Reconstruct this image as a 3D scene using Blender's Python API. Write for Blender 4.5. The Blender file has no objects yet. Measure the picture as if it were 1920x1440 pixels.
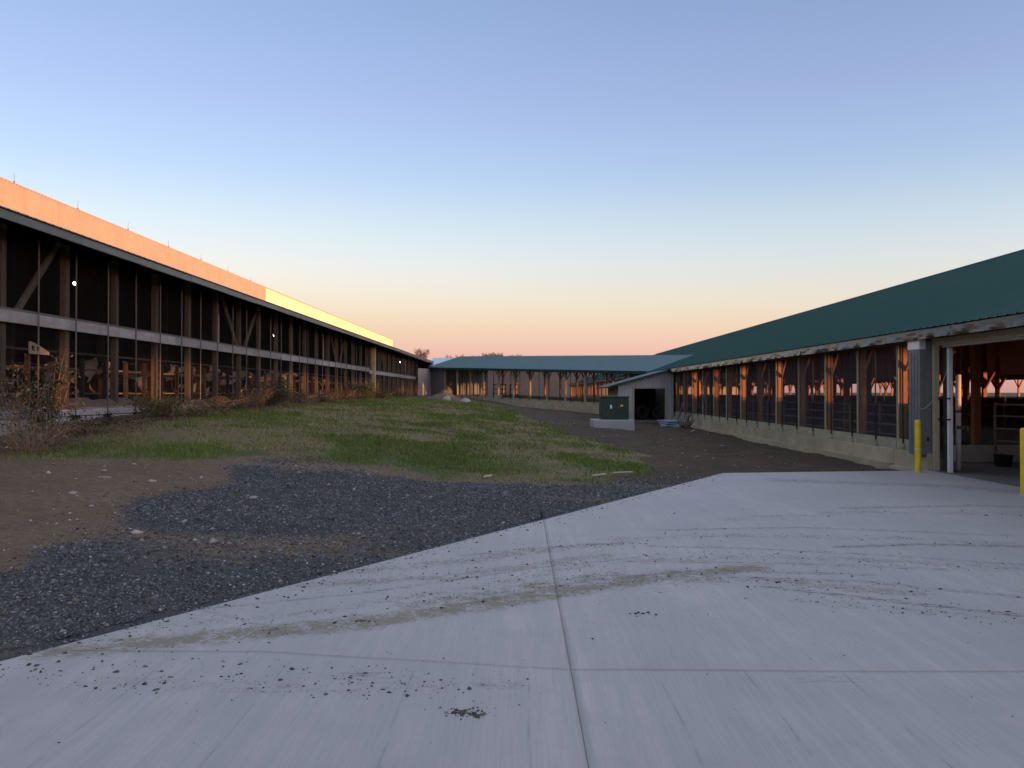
import bpy, bmesh, math, random
import numpy as np
from mathutils import Vector, Matrix

random.seed(7)
rng = np.random.default_rng(11)
S = bpy.context.scene
COL = S.collection
R = math.radians

# ------------------------------------------------------------------ camera
EYE = 1.75
cam = bpy.data.cameras.new('camera')
cam.lens = 29.12
cam.sensor_width = 36
cam.clip_start = 0.05
cam.clip_end = 9000
camo = bpy.data.objects.new('camera', cam)
COL.objects.link(camo)
camo.location = (0, 0, EYE)
camo.rotation_euler = (R(90.59), 0, R(0.55))
S.camera = camo

# ------------------------------------------------------------------ world, sun, exposure
SUN_AZ, SUN_EL = 130.0, 0.08
w = bpy.data.worlds.new('World')
S.world = w
w.use_nodes = True
nt = w.node_tree
bg = nt.nodes['Background']
sky = nt.nodes.new('ShaderNodeTexSky')
sky.sky_type = 'NISHITA'
sky.sun_disc = False
sky.sun_elevation = R(0.6)
sky.sun_rotation = R(SUN_AZ)
sky.dust_density = 1.5
sky.air_density = 1.0
sky.ozone_density = 1.5
tc = nt.nodes.new('ShaderNodeTexCoord')
sep = nt.nodes.new('ShaderNodeSeparateXYZ')
nt.links.new(tc.outputs['Generated'], sep.inputs[0])


def ramp(tree, stops, interp='LINEAR'):
    r = tree.nodes.new('ShaderNodeValToRGB')
    e = r.color_ramp.elements
    r.color_ramp.interpolation = interp
    while len(e) < len(stops):
        e.new(0.5)
    for k, (p, c) in enumerate(stops):
        e[k].position = p
        e[k].color = (c[0], c[1], c[2], 1)
    return r


tint = ramp(nt, [(0.08, (.43, .41, .60)), (0.15, (.428, .40, .505)), (0.196, (.396, .384, .462)),
                 (0.25, (.339, .345, .441)), (0.33, (.33, .312, .412)), (0.43, (.312, .303, .383)),
                 (0.60, (.62, .50, .47)), (0.80, (1.0, .76, .60))])
nt.links.new(sep.outputs['Z'], tint.inputs[0])
mul = nt.nodes.new('ShaderNodeMix')
mul.data_type = 'RGBA'
mul.blend_type = 'MULTIPLY'
mul.inputs[0].default_value = 1
nt.links.new(sky.outputs[0], mul.inputs[6])
nt.links.new(tint.outputs[0], mul.inputs[7])
# the pink belt opposite the sun, low over the horizon
belt = ramp(nt, [(0.0, (.62, .335, .30)), (0.02, (.75, .38, .33)), (0.05, (.88, .545, .435)), (0.075, (.905, .685, .52)),
                 (0.11, (.905, .815, .71))])
nt.links.new(sep.outputs['Z'], belt.inputs[0])
sc1 = nt.nodes.new('ShaderNodeVectorMath')
sc1.operation = 'SCALE'
sc1.inputs[3].default_value = 5.0 * 1.32
nt.links.new(mul.outputs[2], sc1.inputs[0])
sc2 = nt.nodes.new('ShaderNodeVectorMath')
sc2.operation = 'SCALE'
sc2.inputs[3].default_value = 1.67 * 1.32
nt.links.new(belt.outputs[0], sc2.inputs[0])
fac = nt.nodes.new('ShaderNodeMapRange')
fac.interpolation_type = 'SMOOTHSTEP'
fac.inputs[1].default_value = 0.05
fac.inputs[2].default_value = 0.135
fac.inputs[3].default_value = 1
fac.inputs[4].default_value = 0
nt.links.new(sep.outputs['Z'], fac.inputs[0])
mx = nt.nodes.new('ShaderNodeMix')
mx.data_type = 'RGBA'
# ... and only away from the sun; towards it the sky keeps its own glow
dt = nt.nodes.new('ShaderNodeVectorMath')
dt.operation = 'DOT_PRODUCT'
dt.inputs[1].default_value = (math.sin(R(SUN_AZ)), math.cos(R(SUN_AZ)), 0)
nt.links.new(tc.outputs['Generated'], dt.inputs[0])
azf = nt.nodes.new('ShaderNodeMapRange')
azf.interpolation_type = 'SMOOTHSTEP'
azf.inputs[1].default_value = .15
azf.inputs[2].default_value = .75
azf.inputs[3].default_value = 1
azf.inputs[4].default_value = 0
nt.links.new(dt.outputs['Value'], azf.inputs[0])
azs = nt.nodes.new('ShaderNodeMapRange')      # the sky is a little more even round the compass than the model has it
azs.inputs[1].default_value = -1
azs.inputs[2].default_value = .2
azs.inputs[3].default_value = .90 * 6.6
azs.inputs[4].default_value = 1.24 * 6.6
nt.links.new(dt.outputs['Value'], azs.inputs[0])
nt.links.new(azs.outputs[0], sc1.inputs[3])
pf = nt.nodes.new('ShaderNodeMath')
pf.operation = 'MULTIPLY'
nt.links.new(fac.outputs[0], pf.inputs[0])
nt.links.new(azf.outputs[0], pf.inputs[1])
nt.links.new(pf.outputs[0], mx.inputs[0])
nt.links.new(sc1.outputs[0], mx.inputs[6])
nt.links.new(sc2.outputs[0], mx.inputs[7])
nt.links.new(mx.outputs[2], bg.inputs[0])
bg.inputs[1].default_value = 0.15

sl = bpy.data.lights.new('sun', 'SUN')
sl.energy = 2.4
sl.angle = R(0.5)
sl.color = (1.0, 0.42, 0.15)
slo = bpy.data.objects.new('sun', sl)
COL.objects.link(slo)
sd = Vector((math.sin(R(SUN_AZ)) * math.cos(R(SUN_EL)), math.cos(R(SUN_AZ)) * math.cos(R(SUN_EL)), math.sin(R(SUN_EL))))
slo.rotation_euler = (-sd).to_track_quat('-Z', 'Y').to_euler()
slo.location = (60, -60, 30)

S.view_settings.view_transform = 'Standard'
S.view_settings.look = 'None'
S.view_settings.gamma = 1
S.view_settings.exposure = 1.6
S.view_settings.use_curve_mapping = False
S.render.engine = 'CYCLES'
S.cycles.max_bounces = 6
S.cycles.transparent_max_bounces = 24
S.cycles.use_denoising = True


# ------------------------------------------------------------------ materials
def M(name, col, rough=.75, metal=0., var=.22, scale=3., bump=0., bscale=25., stretch=(1, 1, 1), rnd=.12,
      dirt=None, dirt_amt=.0, dirt_scale=1.2, spec=.4, attr=None):
    m = bpy.data.materials.new(name)
    m.use_nodes = True
    t = m.node_tree
    b = t.nodes['Principled BSDF']
    b.inputs['Roughness'].default_value = rough
    b.inputs['Metallic'].default_value = metal
    b.inputs['Specular IOR Level'].default_value = spec
    co = t.nodes.new('ShaderNodeTexCoord')
    oi = t.nodes.new('ShaderNodeObjectInfo')
    mul_ = t.nodes.new('ShaderNodeMath')
    mul_.operation = 'MULTIPLY'
    mul_.inputs[1].default_value = 37.
    t.links.new(oi.outputs['Random'], mul_.inputs[0])
    add = t.nodes.new('ShaderNodeVectorMath')
    add.operation = 'ADD'
    t.links.new(co.outputs['Object'], add.inputs[0])
    t.links.new(mul_.outputs[0], add.inputs[1])
    mp = t.nodes.new('ShaderNodeMapping')
    mp.inputs['Scale'].default_value = stretch
    t.links.new(add.outputs[0], mp.inputs[0])
    nz = t.nodes.new('ShaderNodeTexNoise')
    nz.inputs['Scale'].default_value = scale
    nz.inputs['Detail'].default_value = 6
    nz.inputs['Roughness'].default_value = .65
    t.links.new(mp.outputs[0], nz.inputs['Vector'])
    # brightness factor = 1 + var*(noise-.5)*2 + rnd*(random-.5)*2
    a = t.nodes.new('ShaderNodeMapRange')
    a.inputs[1].default_value = .25
    a.inputs[2].default_value = .75
    a.inputs[3].default_value = 1 - var
    a.inputs[4].default_value = 1 + var
    t.links.new(nz.outputs['Fac'], a.inputs[0])
    a2 = t.nodes.new('ShaderNodeMapRange')
    a2.inputs[3].default_value = 1 - rnd
    a2.inputs[4].default_value = 1 + rnd
    t.links.new(oi.outputs['Random'], a2.inputs[0])
    f = t.nodes.new('ShaderNodeMath')
    f.operation = 'MULTIPLY'
    t.links.new(a.outputs[0], f.inputs[0])
    t.links.new(a2.outputs[0], f.inputs[1])
    s = t.nodes.new('ShaderNodeVectorMath')
    s.operation = 'SCALE'
    s.inputs[0].default_value = col
    if attr:
        at_ = t.nodes.new('ShaderNodeAttribute')
        at_.attribute_name = attr
        t.links.new(at_.outputs['Color'], s.inputs[0])
    t.links.new(f.outputs[0], s.inputs[3])
    out = s.outputs[0]
    if dirt:
        nd = t.nodes.new('ShaderNodeTexNoise')
        nd.inputs['Scale'].default_value = dirt_scale
        nd.inputs['Detail'].default_value = 8
        nd.inputs['Roughness'].default_value = .7
        t.links.new(add.outputs[0], nd.inputs['Vector'])
        mr = t.nodes.new('ShaderNodeMapRange')
        mr.inputs[1].default_value = .45
        mr.inputs[2].default_value = .7
        mr.inputs[4].default_value = dirt_amt
        t.links.new(nd.outputs['Fac'], mr.inputs[0])
        mixd = t.nodes.new('ShaderNodeMix')
        mixd.data_type = 'RGBA'
        mixd.inputs[7].default_value = (*dirt, 1)
        t.links.new(mr.outputs[0], mixd.inputs[0])
        t.links.new(out, mixd.inputs[6])
        out = mixd.outputs[2]
    t.links.new(out, b.inputs['Base Color'])
    if bump:
        nb = t.nodes.new('ShaderNodeTexNoise')
        nb.inputs['Scale'].default_value = bscale
        nb.inputs['Detail'].default_value = 5
        t.links.new(mp.outputs[0], nb.inputs['Vector'])
        bp = t.nodes.new('ShaderNodeBump')
        bp.inputs['Strength'].default_value = bump
        bp.inputs['Distance'].default_value = .02
        t.links.new(nb.outputs['Fac'], bp.inputs['Height'])
        t.links.new(bp.outputs[0], b.inputs['Normal'])
    return m


def emit(name, col, strength):
    m = bpy.data.materials.new(name)
    m.use_nodes = True
    b = m.node_tree.nodes['Principled BSDF']
    b.inputs['Base Color'].default_value = (*col, 1)
    b.inputs['Emission Color'].default_value = (*col, 1)
    b.inputs['Emission Strength'].default_value = strength
    return m


def screen_mat(name, col, cover):
    m = bpy.data.materials.new(name)
    m.use_nodes = True
    t = m.node_tree
    t.nodes.remove(t.nodes['Principled BSDF'])
    d = t.nodes.new('ShaderNodeBsdfDiffuse')
    d.inputs[0].default_value = (*col, 1)
    tr = t.nodes.new('ShaderNodeBsdfTransparent')
    mixs = t.nodes.new('ShaderNodeMixShader')
    nz = t.nodes.new('ShaderNodeTexNoise')
    nz.inputs['Scale'].default_value = 1.3
    nz.inputs['Detail'].default_value = 4
    mr = t.nodes.new('ShaderNodeMapRange')
    mr.inputs[3].default_value = cover * .75
    mr.inputs[4].default_value = cover * 1.25
    co = t.nodes.new('ShaderNodeTexCoord')
    t.links.new(co.outputs['Object'], nz.inputs['Vector'])
    t.links.new(nz.outputs['Fac'], mr.inputs[0])
    t.links.new(mr.outputs[0], mixs.inputs[0])
    t.links.new(tr.outputs[0], mixs.inputs[1])
    t.links.new(d.outputs[0], mixs.inputs[2])
    t.links.new(mixs.outputs[0], t.nodes['Material Output'].inputs[0])
    return m


MAT = dict(
    found=M('foundation_concrete', (.43, .355, .235), .9, var=.18, scale=1.5, bump=.25, dirt=(.26, .21, .15), dirt_amt=.6),
    curb=M('curb_concrete', (.36, .35, .33), .9, var=.15, scale=2, bump=.2),
    pad=M('pad_concrete', (.41, .40, .38), .9, var=.1, scale=2, bump=.15),
    treated=M('treated_lumber', (.36, .315, .2), .75, var=.2, scale=3, stretch=(4, 4, .6), bump=.2, rnd=.1),
    sill=M('treated_sill', (.37, .335, .22), .75, var=.2, scale=3, stretch=(4, .6, 4), bump=.2, rnd=.1, dirt=(.17, .14, .1), dirt_amt=.35),
    pine=M('pine_post', (.36, .18, .085), .75, var=.22, scale=2.5, stretch=(5, 5, .5), bump=.2, rnd=.12),
    oldwood=M('old_wood_post', (.15, .12, .085), .85, var=.35, scale=2, stretch=(5, 5, .5), bump=.35, rnd=.2),
    stallwood=M('stall_wood', (.05, .04, .03), .85, var=.3, scale=3, rnd=.25),
    darkwood=M('dark_weathered_wood', (.045, .037, .031), .9, var=.3, scale=2, bump=.2),
    deck=M('roof_deck_wood', (.30, .15, .08), .85, var=.25, scale=1.5, stretch=(.6, 4, 1)),  # orange raised to stand in for sun glow the ceiling doesn't get
    black=M('shade_black', (.018, .017, .016), .95, var=.2),  # near-black carries the deep shade under and inside the old barn
    rail=M('rail_board', (.31, .295, .28), .7, var=.28, scale=1.2, stretch=(1, .8, 4), rnd=.22, dirt=(.2, .17, .15), dirt_amt=.6, dirt_scale=2.5),
    railtop=M('rail_cap', (.11, .1, .095), .7, var=.25, rnd=.1),
    rodg=M('galvanised_rod', (.10, .092, .085), .6, .2, var=.2, rnd=.15),
    rodb=M('black_strap', (.012, .013, .016), .6, var=.1),
    galv=M('galvanised_steel', (.195, .20, .215), .4, .35, var=.18, scale=4, rnd=.05, dirt=(.17, .165, .16), dirt_amt=.4),
    galvb=M('bright_galvanised', (.82, .82, .83), .35, .3, var=.15, scale=5),
    fasc=M('bent_flashing', (.055, .058, .048), .33, .5, var=.2, scale=5, rnd=.12),
    fascl=M('painted_fascia', (.13, .155, .14), .5, 0, var=.18, scale=1.5, rnd=.15, dirt=(.10, .11, .10), dirt_amt=.5),
    green=M('green_roof_metal', (.003, .052, .044), .5, 0, var=.20, scale=1.0, stretch=(.12, 1.6, .12), rnd=0, spec=.32),
    greenb=M('green_connector_roof', (.015, .075, .075), .3, 0, var=.12, scale=.6, rnd=0, spec=.6),
    zinc=M('zinc_roof_metal', (.62, .64, .68), .35, .7, var=.1),
    mon=M('weathered_wall_steel', (.42, .34, .30), .55, .0, var=.1, scale=.8, rnd=.02, dirt=(.38, .28, .24), dirt_amt=.5),
    monb=M('new_wall_steel', (.92, .80, .48), .35, .0, var=.04, scale=.8, rnd=.02, spec=.9),
    white=M('white_painted_steel', (.72, .70, .69), .5, var=.1, rnd=.04, dirt=(.4, .36, .33), dirt_amt=.4),
    siding=M('white_steel_siding', (.37, .365, .36), .5, .1, var=.1, scale=1.5, rnd=.08, dirt=(.33, .29, .24), dirt_amt=.5),
    sidingd=M('grey_steel_siding', (.15, .158, .165), .55, .1, var=.15, scale=1.5, rnd=.08),
    yellow=M('yellow_paint', (.80, .56, .015), .45, var=.1, scale=6, rnd=.03, dirt=(.40, .27, .03), dirt_amt=.45, dirt_scale=5),
    rust=M('pipe_steel', (.2, .16, .135), .55, .3, var=.3, scale=6, rnd=.15, dirt=(.2, .1, .06), dirt_amt=.5, dirt_scale=5),
    trans=M('dark_green_enamel', (.005, .032, .021), .38, var=.1, rnd=0, dirt=(.04, .06, .05), dirt_amt=.3),
    labelw=M('white_sticker', (.75, .75, .72), .5, var=.08),
    labelo=M('orange_sticker', (.75, .42, .03), .5, var=.08),
    rubber=M('black_rubber', (.014, .014, .014), .85, var=.2),
    rope=M('yellow_rope', (.42, .35, .2), .8, var=.2),
    sheet=M('pale_blue_sheet_metal', (.42, .5, .62), .35, .3, var=.15, rnd=.1),
    twig=M('dry_twig', (.10, .075, .055), .9, var=.3),
    drystem=M('dry_weed_stem', (.23, .17, .11), .9, var=.3),
    leafg=M('weed_leaf', (.055, .075, .025), .7, var=.35, scale=8, attr='leafcol'),
    trunk=M('tree_bark', (.055, .045, .038), .9, var=.3),
    stone=M('pale_stone', (.34, .30, .25), .9, var=.25, scale=5, bump=.5, bscale=12, rnd=.2),
    clod=M('mud_clod', (.04, .034, .028), .95, var=.4, scale=8, rnd=.2),
    scrapw=M('pale_wood_scrap', (.5, .42, .32), .8, var=.2, rnd=.15),
    bed=M('sand_bedding', (.24, .18, .135), .95, var=.25, scale=6, bump=.6, bscale=14),
    heap=M('heaped_earth', (.13, .095, .065), .95, var=.35, scale=3, bump=.6, bscale=9),
    floor=M('barn_floor_concrete', (.15, .13, .11), .85, var=.3, scale=1.2, bump=.2),
    lamp=emit('lamp_lens', (1, .96, .9), 14.),
    lamphouse=M('lamp_housing', (.3, .3, .3), .5, .4),
    scr=screen_mat('bird_netting', (.14, .135, .145), .25),
    scrc=screen_mat('dusty_netting', (.16, .125, .105), .34),
    scrl=screen_mat('old_netting', (.03, .026, .023), .28),
    grass=M('grass_blade', (.06, .08, .03), .75, var=.15, attr='bladecol', rnd=0),
    stones=M('gravel_stone', (.1, .1, .11), .85, var=.2, attr='bladecol', rnd=0),
)


# ------------------------------------------------------------------ mesh helpers
class MB:
    def __init__(s):
        s.v, s.f = [], []

    def add(s, vs, fs):
        k = len(s.v)
        s.v += [tuple(p) for p in vs]
        s.f += [tuple(i + k for i in f) for f in fs]
        return s

    def box(s, x0, x1, y0, y1, z0, z1):
        return s.add([(x0, y0, z0), (x1, y0, z0), (x1, y1, z0), (x0, y1, z0), (x0, y0, z1), (x1, y0, z1), (x1, y1, z1), (x0, y1, z1)],
                     [(0, 3, 2, 1), (4, 5, 6, 7), (0, 1, 5, 4), (1, 2, 6, 5), (2, 3, 7, 6), (3, 0, 4, 7)])

    def beam(s, p, q, a, b, up=(0, 0, 1)):
        p, q = Vector(p), Vector(q)
        d = (q - p).normalized()
        u = Vector(up)
        if abs(d.dot(u)) > .95:
            u = Vector((0, 1, 0))
        x = d.cross(u).normalized()
        y = x.cross(d).normalized()
        x *= a / 2
        y *= b / 2
        vs = [p - x - y, p + x - y, p + x + y, p - x + y, q - x - y, q + x - y, q + x + y, q - x + y]
        return s.add(vs, [(0, 1, 2, 3), (7, 6, 5, 4), (0, 4, 5, 1), (1, 5, 6, 2), (2, 6, 7, 3), (3, 7, 4, 0)])

    def tube(s, pts, r, n=8, cap=True):
        pts = [Vector(p) for p in pts]
        rr = r if isinstance(r, (list, tuple)) else [r] * len(pts)
        k = len(s.v)
        ref = None
        for i, p in enumerate(pts):
            d = (pts[min(i + 1, len(pts) - 1)] - pts[max(i - 1, 0)]).normalized()
            if ref is None:
                ref = Vector((0, 0, 1)) if abs(d.z) < .9 else Vector((1, 0, 0))
            x = d.cross(ref).normalized()
            y = x.cross(d).normalized()
            ref = y
            for j in range(n):
                a = 2 * math.pi * j / n
                s.v.append(tuple(p + (x * math.cos(a) + y * math.sin(a)) * rr[i]))
        for i in range(len(pts) - 1):
            for j in range(n):
                s.f.append((k + i * n + j, k + i * n + (j + 1) % n, k + (i + 1) * n + (j + 1) % n, k + (i + 1) * n + j))
        if cap:
            s.f.append(tuple(k + j for j in reversed(range(n))))
            s.f.append(tuple(k + (len(pts) - 1) * n + j for j in range(n)))
        return s

    def lathe(s, prof, n=20, c=(0, 0, 0)):
        k = len(s.v)
        for (r, z) in prof:
            for j in range(n):
                a = 2 * math.pi * j / n
                s.v.append((c[0] + r * math.cos(a), c[1] + r * math.sin(a), c[2] + z))
        for i in range(len(prof) - 1):
            for j in range(n):
                s.f.append((k + i * n + j, k + i * n + (j + 1) % n, k + (i + 1) * n + (j + 1) % n, k + (i + 1) * n + j))
        return s

    def mesh(s, name, mat, smooth=False, bevel=0):
        me = bpy.data.meshes.new(name)
        me.from_pydata(s.v, [], s.f)
        if bevel:
            bm = bmesh.new()
            bm.from_mesh(me)
            bmesh.ops.bevel(bm, geom=bm.edges[:], offset=bevel, segments=2, affect='EDGES', profile=.5)
            bm.to_mesh(me)
            bm.free()
        me.materials.append(mat)
        if smooth:
            me.polygons.foreach_set('use_smooth', [True] * len(me.polygons))
        me.update()
        return me


def obj(name, me, parent=None, loc=(0, 0, 0), rot=None, scale=None):
    """loc is given in world space when the parent is an unrotated Empty."""
    o = bpy.data.objects.new(name, me)
    COL.objects.link(o)
    if parent is not None:
        o.parent = parent
        if not parent.get('local'):
            loc = Vector(loc) - origin(parent)
    o.location = loc
    if rot:
        o.rotation_euler = rot
    if scale:
        o.scale = scale
    return o


def origin(p):
    v = Vector(p.location)
    while p.parent is not None:
        p = p.parent
        v += Vector(p.location)
    return v


def tag(o, label, cat, group=None):
    o['label'] = label
    o['category'] = cat
    if group:
        o['group'] = group
    return o


def thing(name, label, cat, loc=(0, 0, 0), rz=0, group=None):
    o = bpy.data.objects.new(name, None)
    o.empty_display_size = .3
    COL.objects.link(o)
    o.location = loc
    o.rotation_euler = (0, 0, rz)
    return tag(o, label, cat, group)


def struct(o):
    o['kind'] = 'structure'
    return o


def stuff(o, label, cat):
    tag(o, label, cat)
    o['kind'] = 'stuff'
    return o


def np_mesh(name, v, f, mat, col=None, cname='bladecol'):
    me = bpy.data.meshes.new(name)
    v = np.asarray(v, np.float32)
    f = np.asarray(f, np.int32)
    me.vertices.add(len(v))
    me.vertices.foreach_set('co', v.ravel())
    k = f.shape[1]
    me.loops.add(f.size)
    me.loops.foreach_set('vertex_index', f.ravel())
    me.polygons.add(len(f))
    me.polygons.foreach_set('loop_start', np.arange(0, f.size, k, dtype=np.int32))
    me.polygons.foreach_set('loop_total', np.full(len(f), k, np.int32))
    if col is not None:
        a = me.attributes.new(cname, 'FLOAT_COLOR', 'POINT')
        c = np.ones((len(v), 4), np.float32)
        c[:, :3] = col
        a.data.foreach_set('color', c.ravel())
    me.materials.append(mat)
    me.update(calc_edges=True)
    return me


# ------------------------------------------------------------------ noise and terrain
def _h(i, j, s):
    n = (i * 374761393 + j * 668265263 + s * 974634777) & 0x7fffffff
    n = ((n ^ (n >> 13)) * 1274126177) & 0x7fffffff
    return ((n ^ (n >> 16)) & 0xffff) / 65535.


def vnoise(x, y, s=0):
    x = np.asarray(x, float)
    y = np.asarray(y, float)
    i = np.floor(x).astype(np.int64)
    j = np.floor(y).astype(np.int64)
    u = x - i
    v = y - j
    u = u * u * (3 - 2 * u)
    v = v * v * (3 - 2 * v)
    return (_h(i, j, s) * (1 - u) + _h(i + 1, j, s) * u) * (1 - v) + (_h(i, j + 1, s) * (1 - u) + _h(i + 1, j + 1, s) * u) * v


def fbm(x, y, s=0, o=4):
    t = 0
    a = .5
    for k in range(o):
        t = t + a * vnoise(x * 2 ** k, y * 2 ** k, s + k * 17)
        a /= 2
    return t / (1 - .5 ** o)


KX = np.array([-400, -60, -11, -9, -7.5, -5, -2, 0, 3, 6, 9.3, 60, 400.])
KY = np.array([-400, -5, 5, 9, 12, 15, 18, 22, 30, 45, 60, 74, 88, 130, 400.])
KZ = np.array([
    [0, 0, .10, .05, .0, -.06, -.10, -.1, -.12, -.12, -.12, -.15, -.2],
    [0, 0, .10, .05, .0, -.06, -.10, -.1, -.12, -.12, -.12, -.15, -.2],
    [.1, .1, .14, .10, .06, .0, -.07, -.1, -.12, -.12, -.12, -.15, -.2],
    [.3, .3, .30, .25, .19, .09, -.04, -.09, -.11, -.12, -.12, -.15, -.2],
    [.5, .5, .52, .44, .35, .2, .04, -.04, -.10, -.12, -.12, -.15, -.2],
    [.7, .7, .76, .66, .55, .36, .15, .04, -.07, -.12, -.12, -.15, -.2],
    [.9, .9, 1.0, .90, .78, .57, .31, .15, -.02, -.12, -.12, -.15, -.2],
    [1., 1., 1.2, 1.08, .98, .8, .50, .28, .04, -.12, -.13, -.15, -.2],
    [1., 1., 1.25, 1.17, 1.1, .98, .72, .42, .05, -.13, -.13, -.15, -.2],
    [1., 1., 1.3, 1.24, 1.2, 1.15, .92, .55, .1, -.06, -.08, -.15, -.2],
    [1., 1., 1.35, 1.3, 1.28, 1.22, .95, .6, .3, .08, .0, -.15, -.2],
    [1., 1., 1.4, 1.36, 1.34, 1.24, .85, .5, .3, .1, .0, -.15, -.2],
    [1., 1., 1.45, 1.42, 1.4, 1.25, .9, .6, .3, .1, .0, -.15, -.2],
    [1., 1., 1.2, 1.2, 1.2, 1.1, .9, .6, .3, .1, .0, -.15, -.2],
    [0] * 13])


def gz0(x, y):
    def ww(K, v):
        i = np.clip(np.searchsorted(K, v) - 1, 0, len(K) - 2)
        return i, np.clip((v - K[i]) / (K[i + 1] - K[i]), 0, 1)
    i, t = ww(KY, y)
    j, s = ww(KX, x)
    return (KZ[i, j] * (1 - t) + KZ[i + 1, j] * t) * (1 - s) + (KZ[i, j + 1] * (1 - t) + KZ[i + 1, j + 1] * t) * s


SLAB_A = np.array([-3.385, 5.39])
SLAB_D = np.array([4.43 + 3.385, 18.1 - 5.39])
SLAB_D = SLAB_D / np.hypot(*SLAB_D)


def slab_dist(x, y):
    """signed distance to the slab outline, positive outside on the yard side"""
    d1 = -(SLAB_D[1] * (x - SLAB_A[0]) - SLAB_D[0] * (y - SLAB_A[1]))
    d2 = y - (18.1 + (x - 4.43) * .141)
    return np.maximum(d1, d2)


def gz(x, y):
    x = np.asarray(x, float)
    y = np.asarray(y, float)
    z = 0
    for dx, dy in ((0, 0), (.9, 0), (-.9, 0), (0, 1.2), (0, -1.2)):
        z = z + gz0(x + dx, y + dy) / 5
    d = slab_dist(x, y)
    rough = np.clip(d / 1.5, 0, 1) * np.clip((160 - y) / 60, 0, 1) * np.clip((x + 60) / 20, 0, 1)
    z = z + (fbm(x * .55, y * .45, 3) - .5) * .16 * rough + (fbm(x * 2.2, y * 2.2, 9, 3) - .5) * .06 * rough + (fbm(x * 1.1 + 7, y * .9, 19, 4) - .5) * .16 * rough * np.clip((x - 1.0) / 2, 0, 1) * np.clip((y - 21) / 4, 0, 1) * np.clip((8.6 - x) / 1.5, 0, 1)
    # lumpy spoil bank along the old barn
    bank = np.exp(-((x + 9.9) / .75) ** 2) * np.clip((y - 18.5) / 3, 0, 1) * np.clip((75 - y) / 10, 0, 1)
    z = z + bank * (.02 + .30 * np.clip(fbm(x * .3 + 5, y * .42, 21, 3) - .35, 0, 1))
    z = np.where((d < .25) & (d > -60), np.minimum(z, -.045 - .02 * fbm(x * 3, y * 3, 4, 2)), z)
    z = np.where((d < -.12), -.22, z)
    z = np.where((x < -10.75) & (x > -45) & (y > 5) & (y < 170), np.minimum(z, .9), z)
    return z


def in_poly(x, y, P):
    x = np.asarray(x, float)
    inside = np.zeros(x.shape, bool)
    n = len(P)
    for i in range(n):
        x0, y0 = P[i]
        x1, y1 = P[(i + 1) % n]
        c = ((y0 > y) != (y1 > y)) & (x < (x1 - x0) * (y - y0) / (y1 - y0 + 1e-12) + x0)
        inside ^= c
    return inside


GRAVEL = [(-9, 2), (-5.2, 5.2), (-4.75, 7.5), (-5.0, 8.6), (-5.1, 9.4), (-5.05, 10.3), (-5.5, 12.0), (-4.7, 13.0), (-5.45, 15.4), (-4.9, 16.6),
          (-4.1, 17.0), (-3.2, 16.3), (-2.75, 15.6), (-1.4, 15.1), (.25, 15.4), (3.1, 17.3), (4.3, 18.1), (9, 18.9), (9, -6), (-9, -6)]


def poly_mask(x, y, P, soft, wob, s):
    """blurred polygon membership 0..1 with a wobbling outline"""
    t = 0
    wx = x + (fbm(x * .8, y * .8, s, 4) - .5) * wob * 2
    wy = y + (fbm(x * .8 + 50, y * .8, s + 5, 4) - .5) * wob * 2
    K = [(0, 0), (1, 0), (-1, 0), (0, 1), (0, -1), (.7, .7), (-.7, .7), (.7, -.7), (-.7, -.7)]
    for a, b in K:
        t = t + in_poly(wx + a * soft, wy + b * soft, P)
    return t / len(K)


def gravel_mask(x, y):
    m = poly_mask(x, y, GRAVEL, .25, .35, 31)
    # brown earth showing through, in streaks along the wheel tracks
    tongue = np.exp(-((y - (9.6 + .12 * (x + 3)) + (fbm(x * .6, y * .6, 77) - .5) * 1.6) / .75) ** 2) * np.clip((-.6 - x) / 1.5, 0, 1)
    thin = np.clip((fbm(x * .30, y * .8, 41, 5) - .50) * 6, 0, 1)
    m = m * (1 - .66 * np.clip(tongue, 0, 1)) * (1 - .55 * thin)
    ring = np.exp(-(((x + 4.2) / 1.0) ** 2 + ((y - 15.7) / .7) ** 2))
    return np.clip(m * (1 - .7 * ring), 0, 1)


GRASS = [(-9.3, 14.8), (-8.2, 14.4), (-7.0, 15.0), (-5.2, 16.4), (-4.4, 17.4), (-3.2, 16.9), (-2.5, 16.1), (-1.2, 15.6), (.3, 15.9), (1.5, 16.6),
         (2.9, 18.5), (3.4, 22.8), (2.3, 28), (1.1, 33), (.6, 40), (-1.2, 50), (-3.2, 60), (-6.5, 66), (-9.3, 68), (-9.6, 40), (-9.0, 26), (-8.7, 20), (-9.2, 17)]


def grass_mask(x, y):
    return poly_mask(x, y, GRASS, .8, .95, 61)


def green_mask(x, y):
    g = np.clip((fbm(x * .36 + 9, y * .26, 71, 5) - .52) * 6, 0, 1)
    # greener stripe along the near edge and down the swale
    g = np.maximum(g, .95 * np.exp(-((y - 16.0 - .25 * np.abs(x + 8)) / 1.1) ** 2) * np.clip((-4.0 - x) / 1.5, 0, 1))
    g = np.maximum(g, .9 * np.exp(-(((x + 1.2) / 2.0) ** 2 + ((y - 17.6) / 1.3) ** 2)))
    g = np.maximum(g, .9 * np.exp(-((x + .6 - (40 - y) * .02) / .55) ** 2) * np.clip((y - 33) / 5, 0, 1))
    return g


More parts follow.
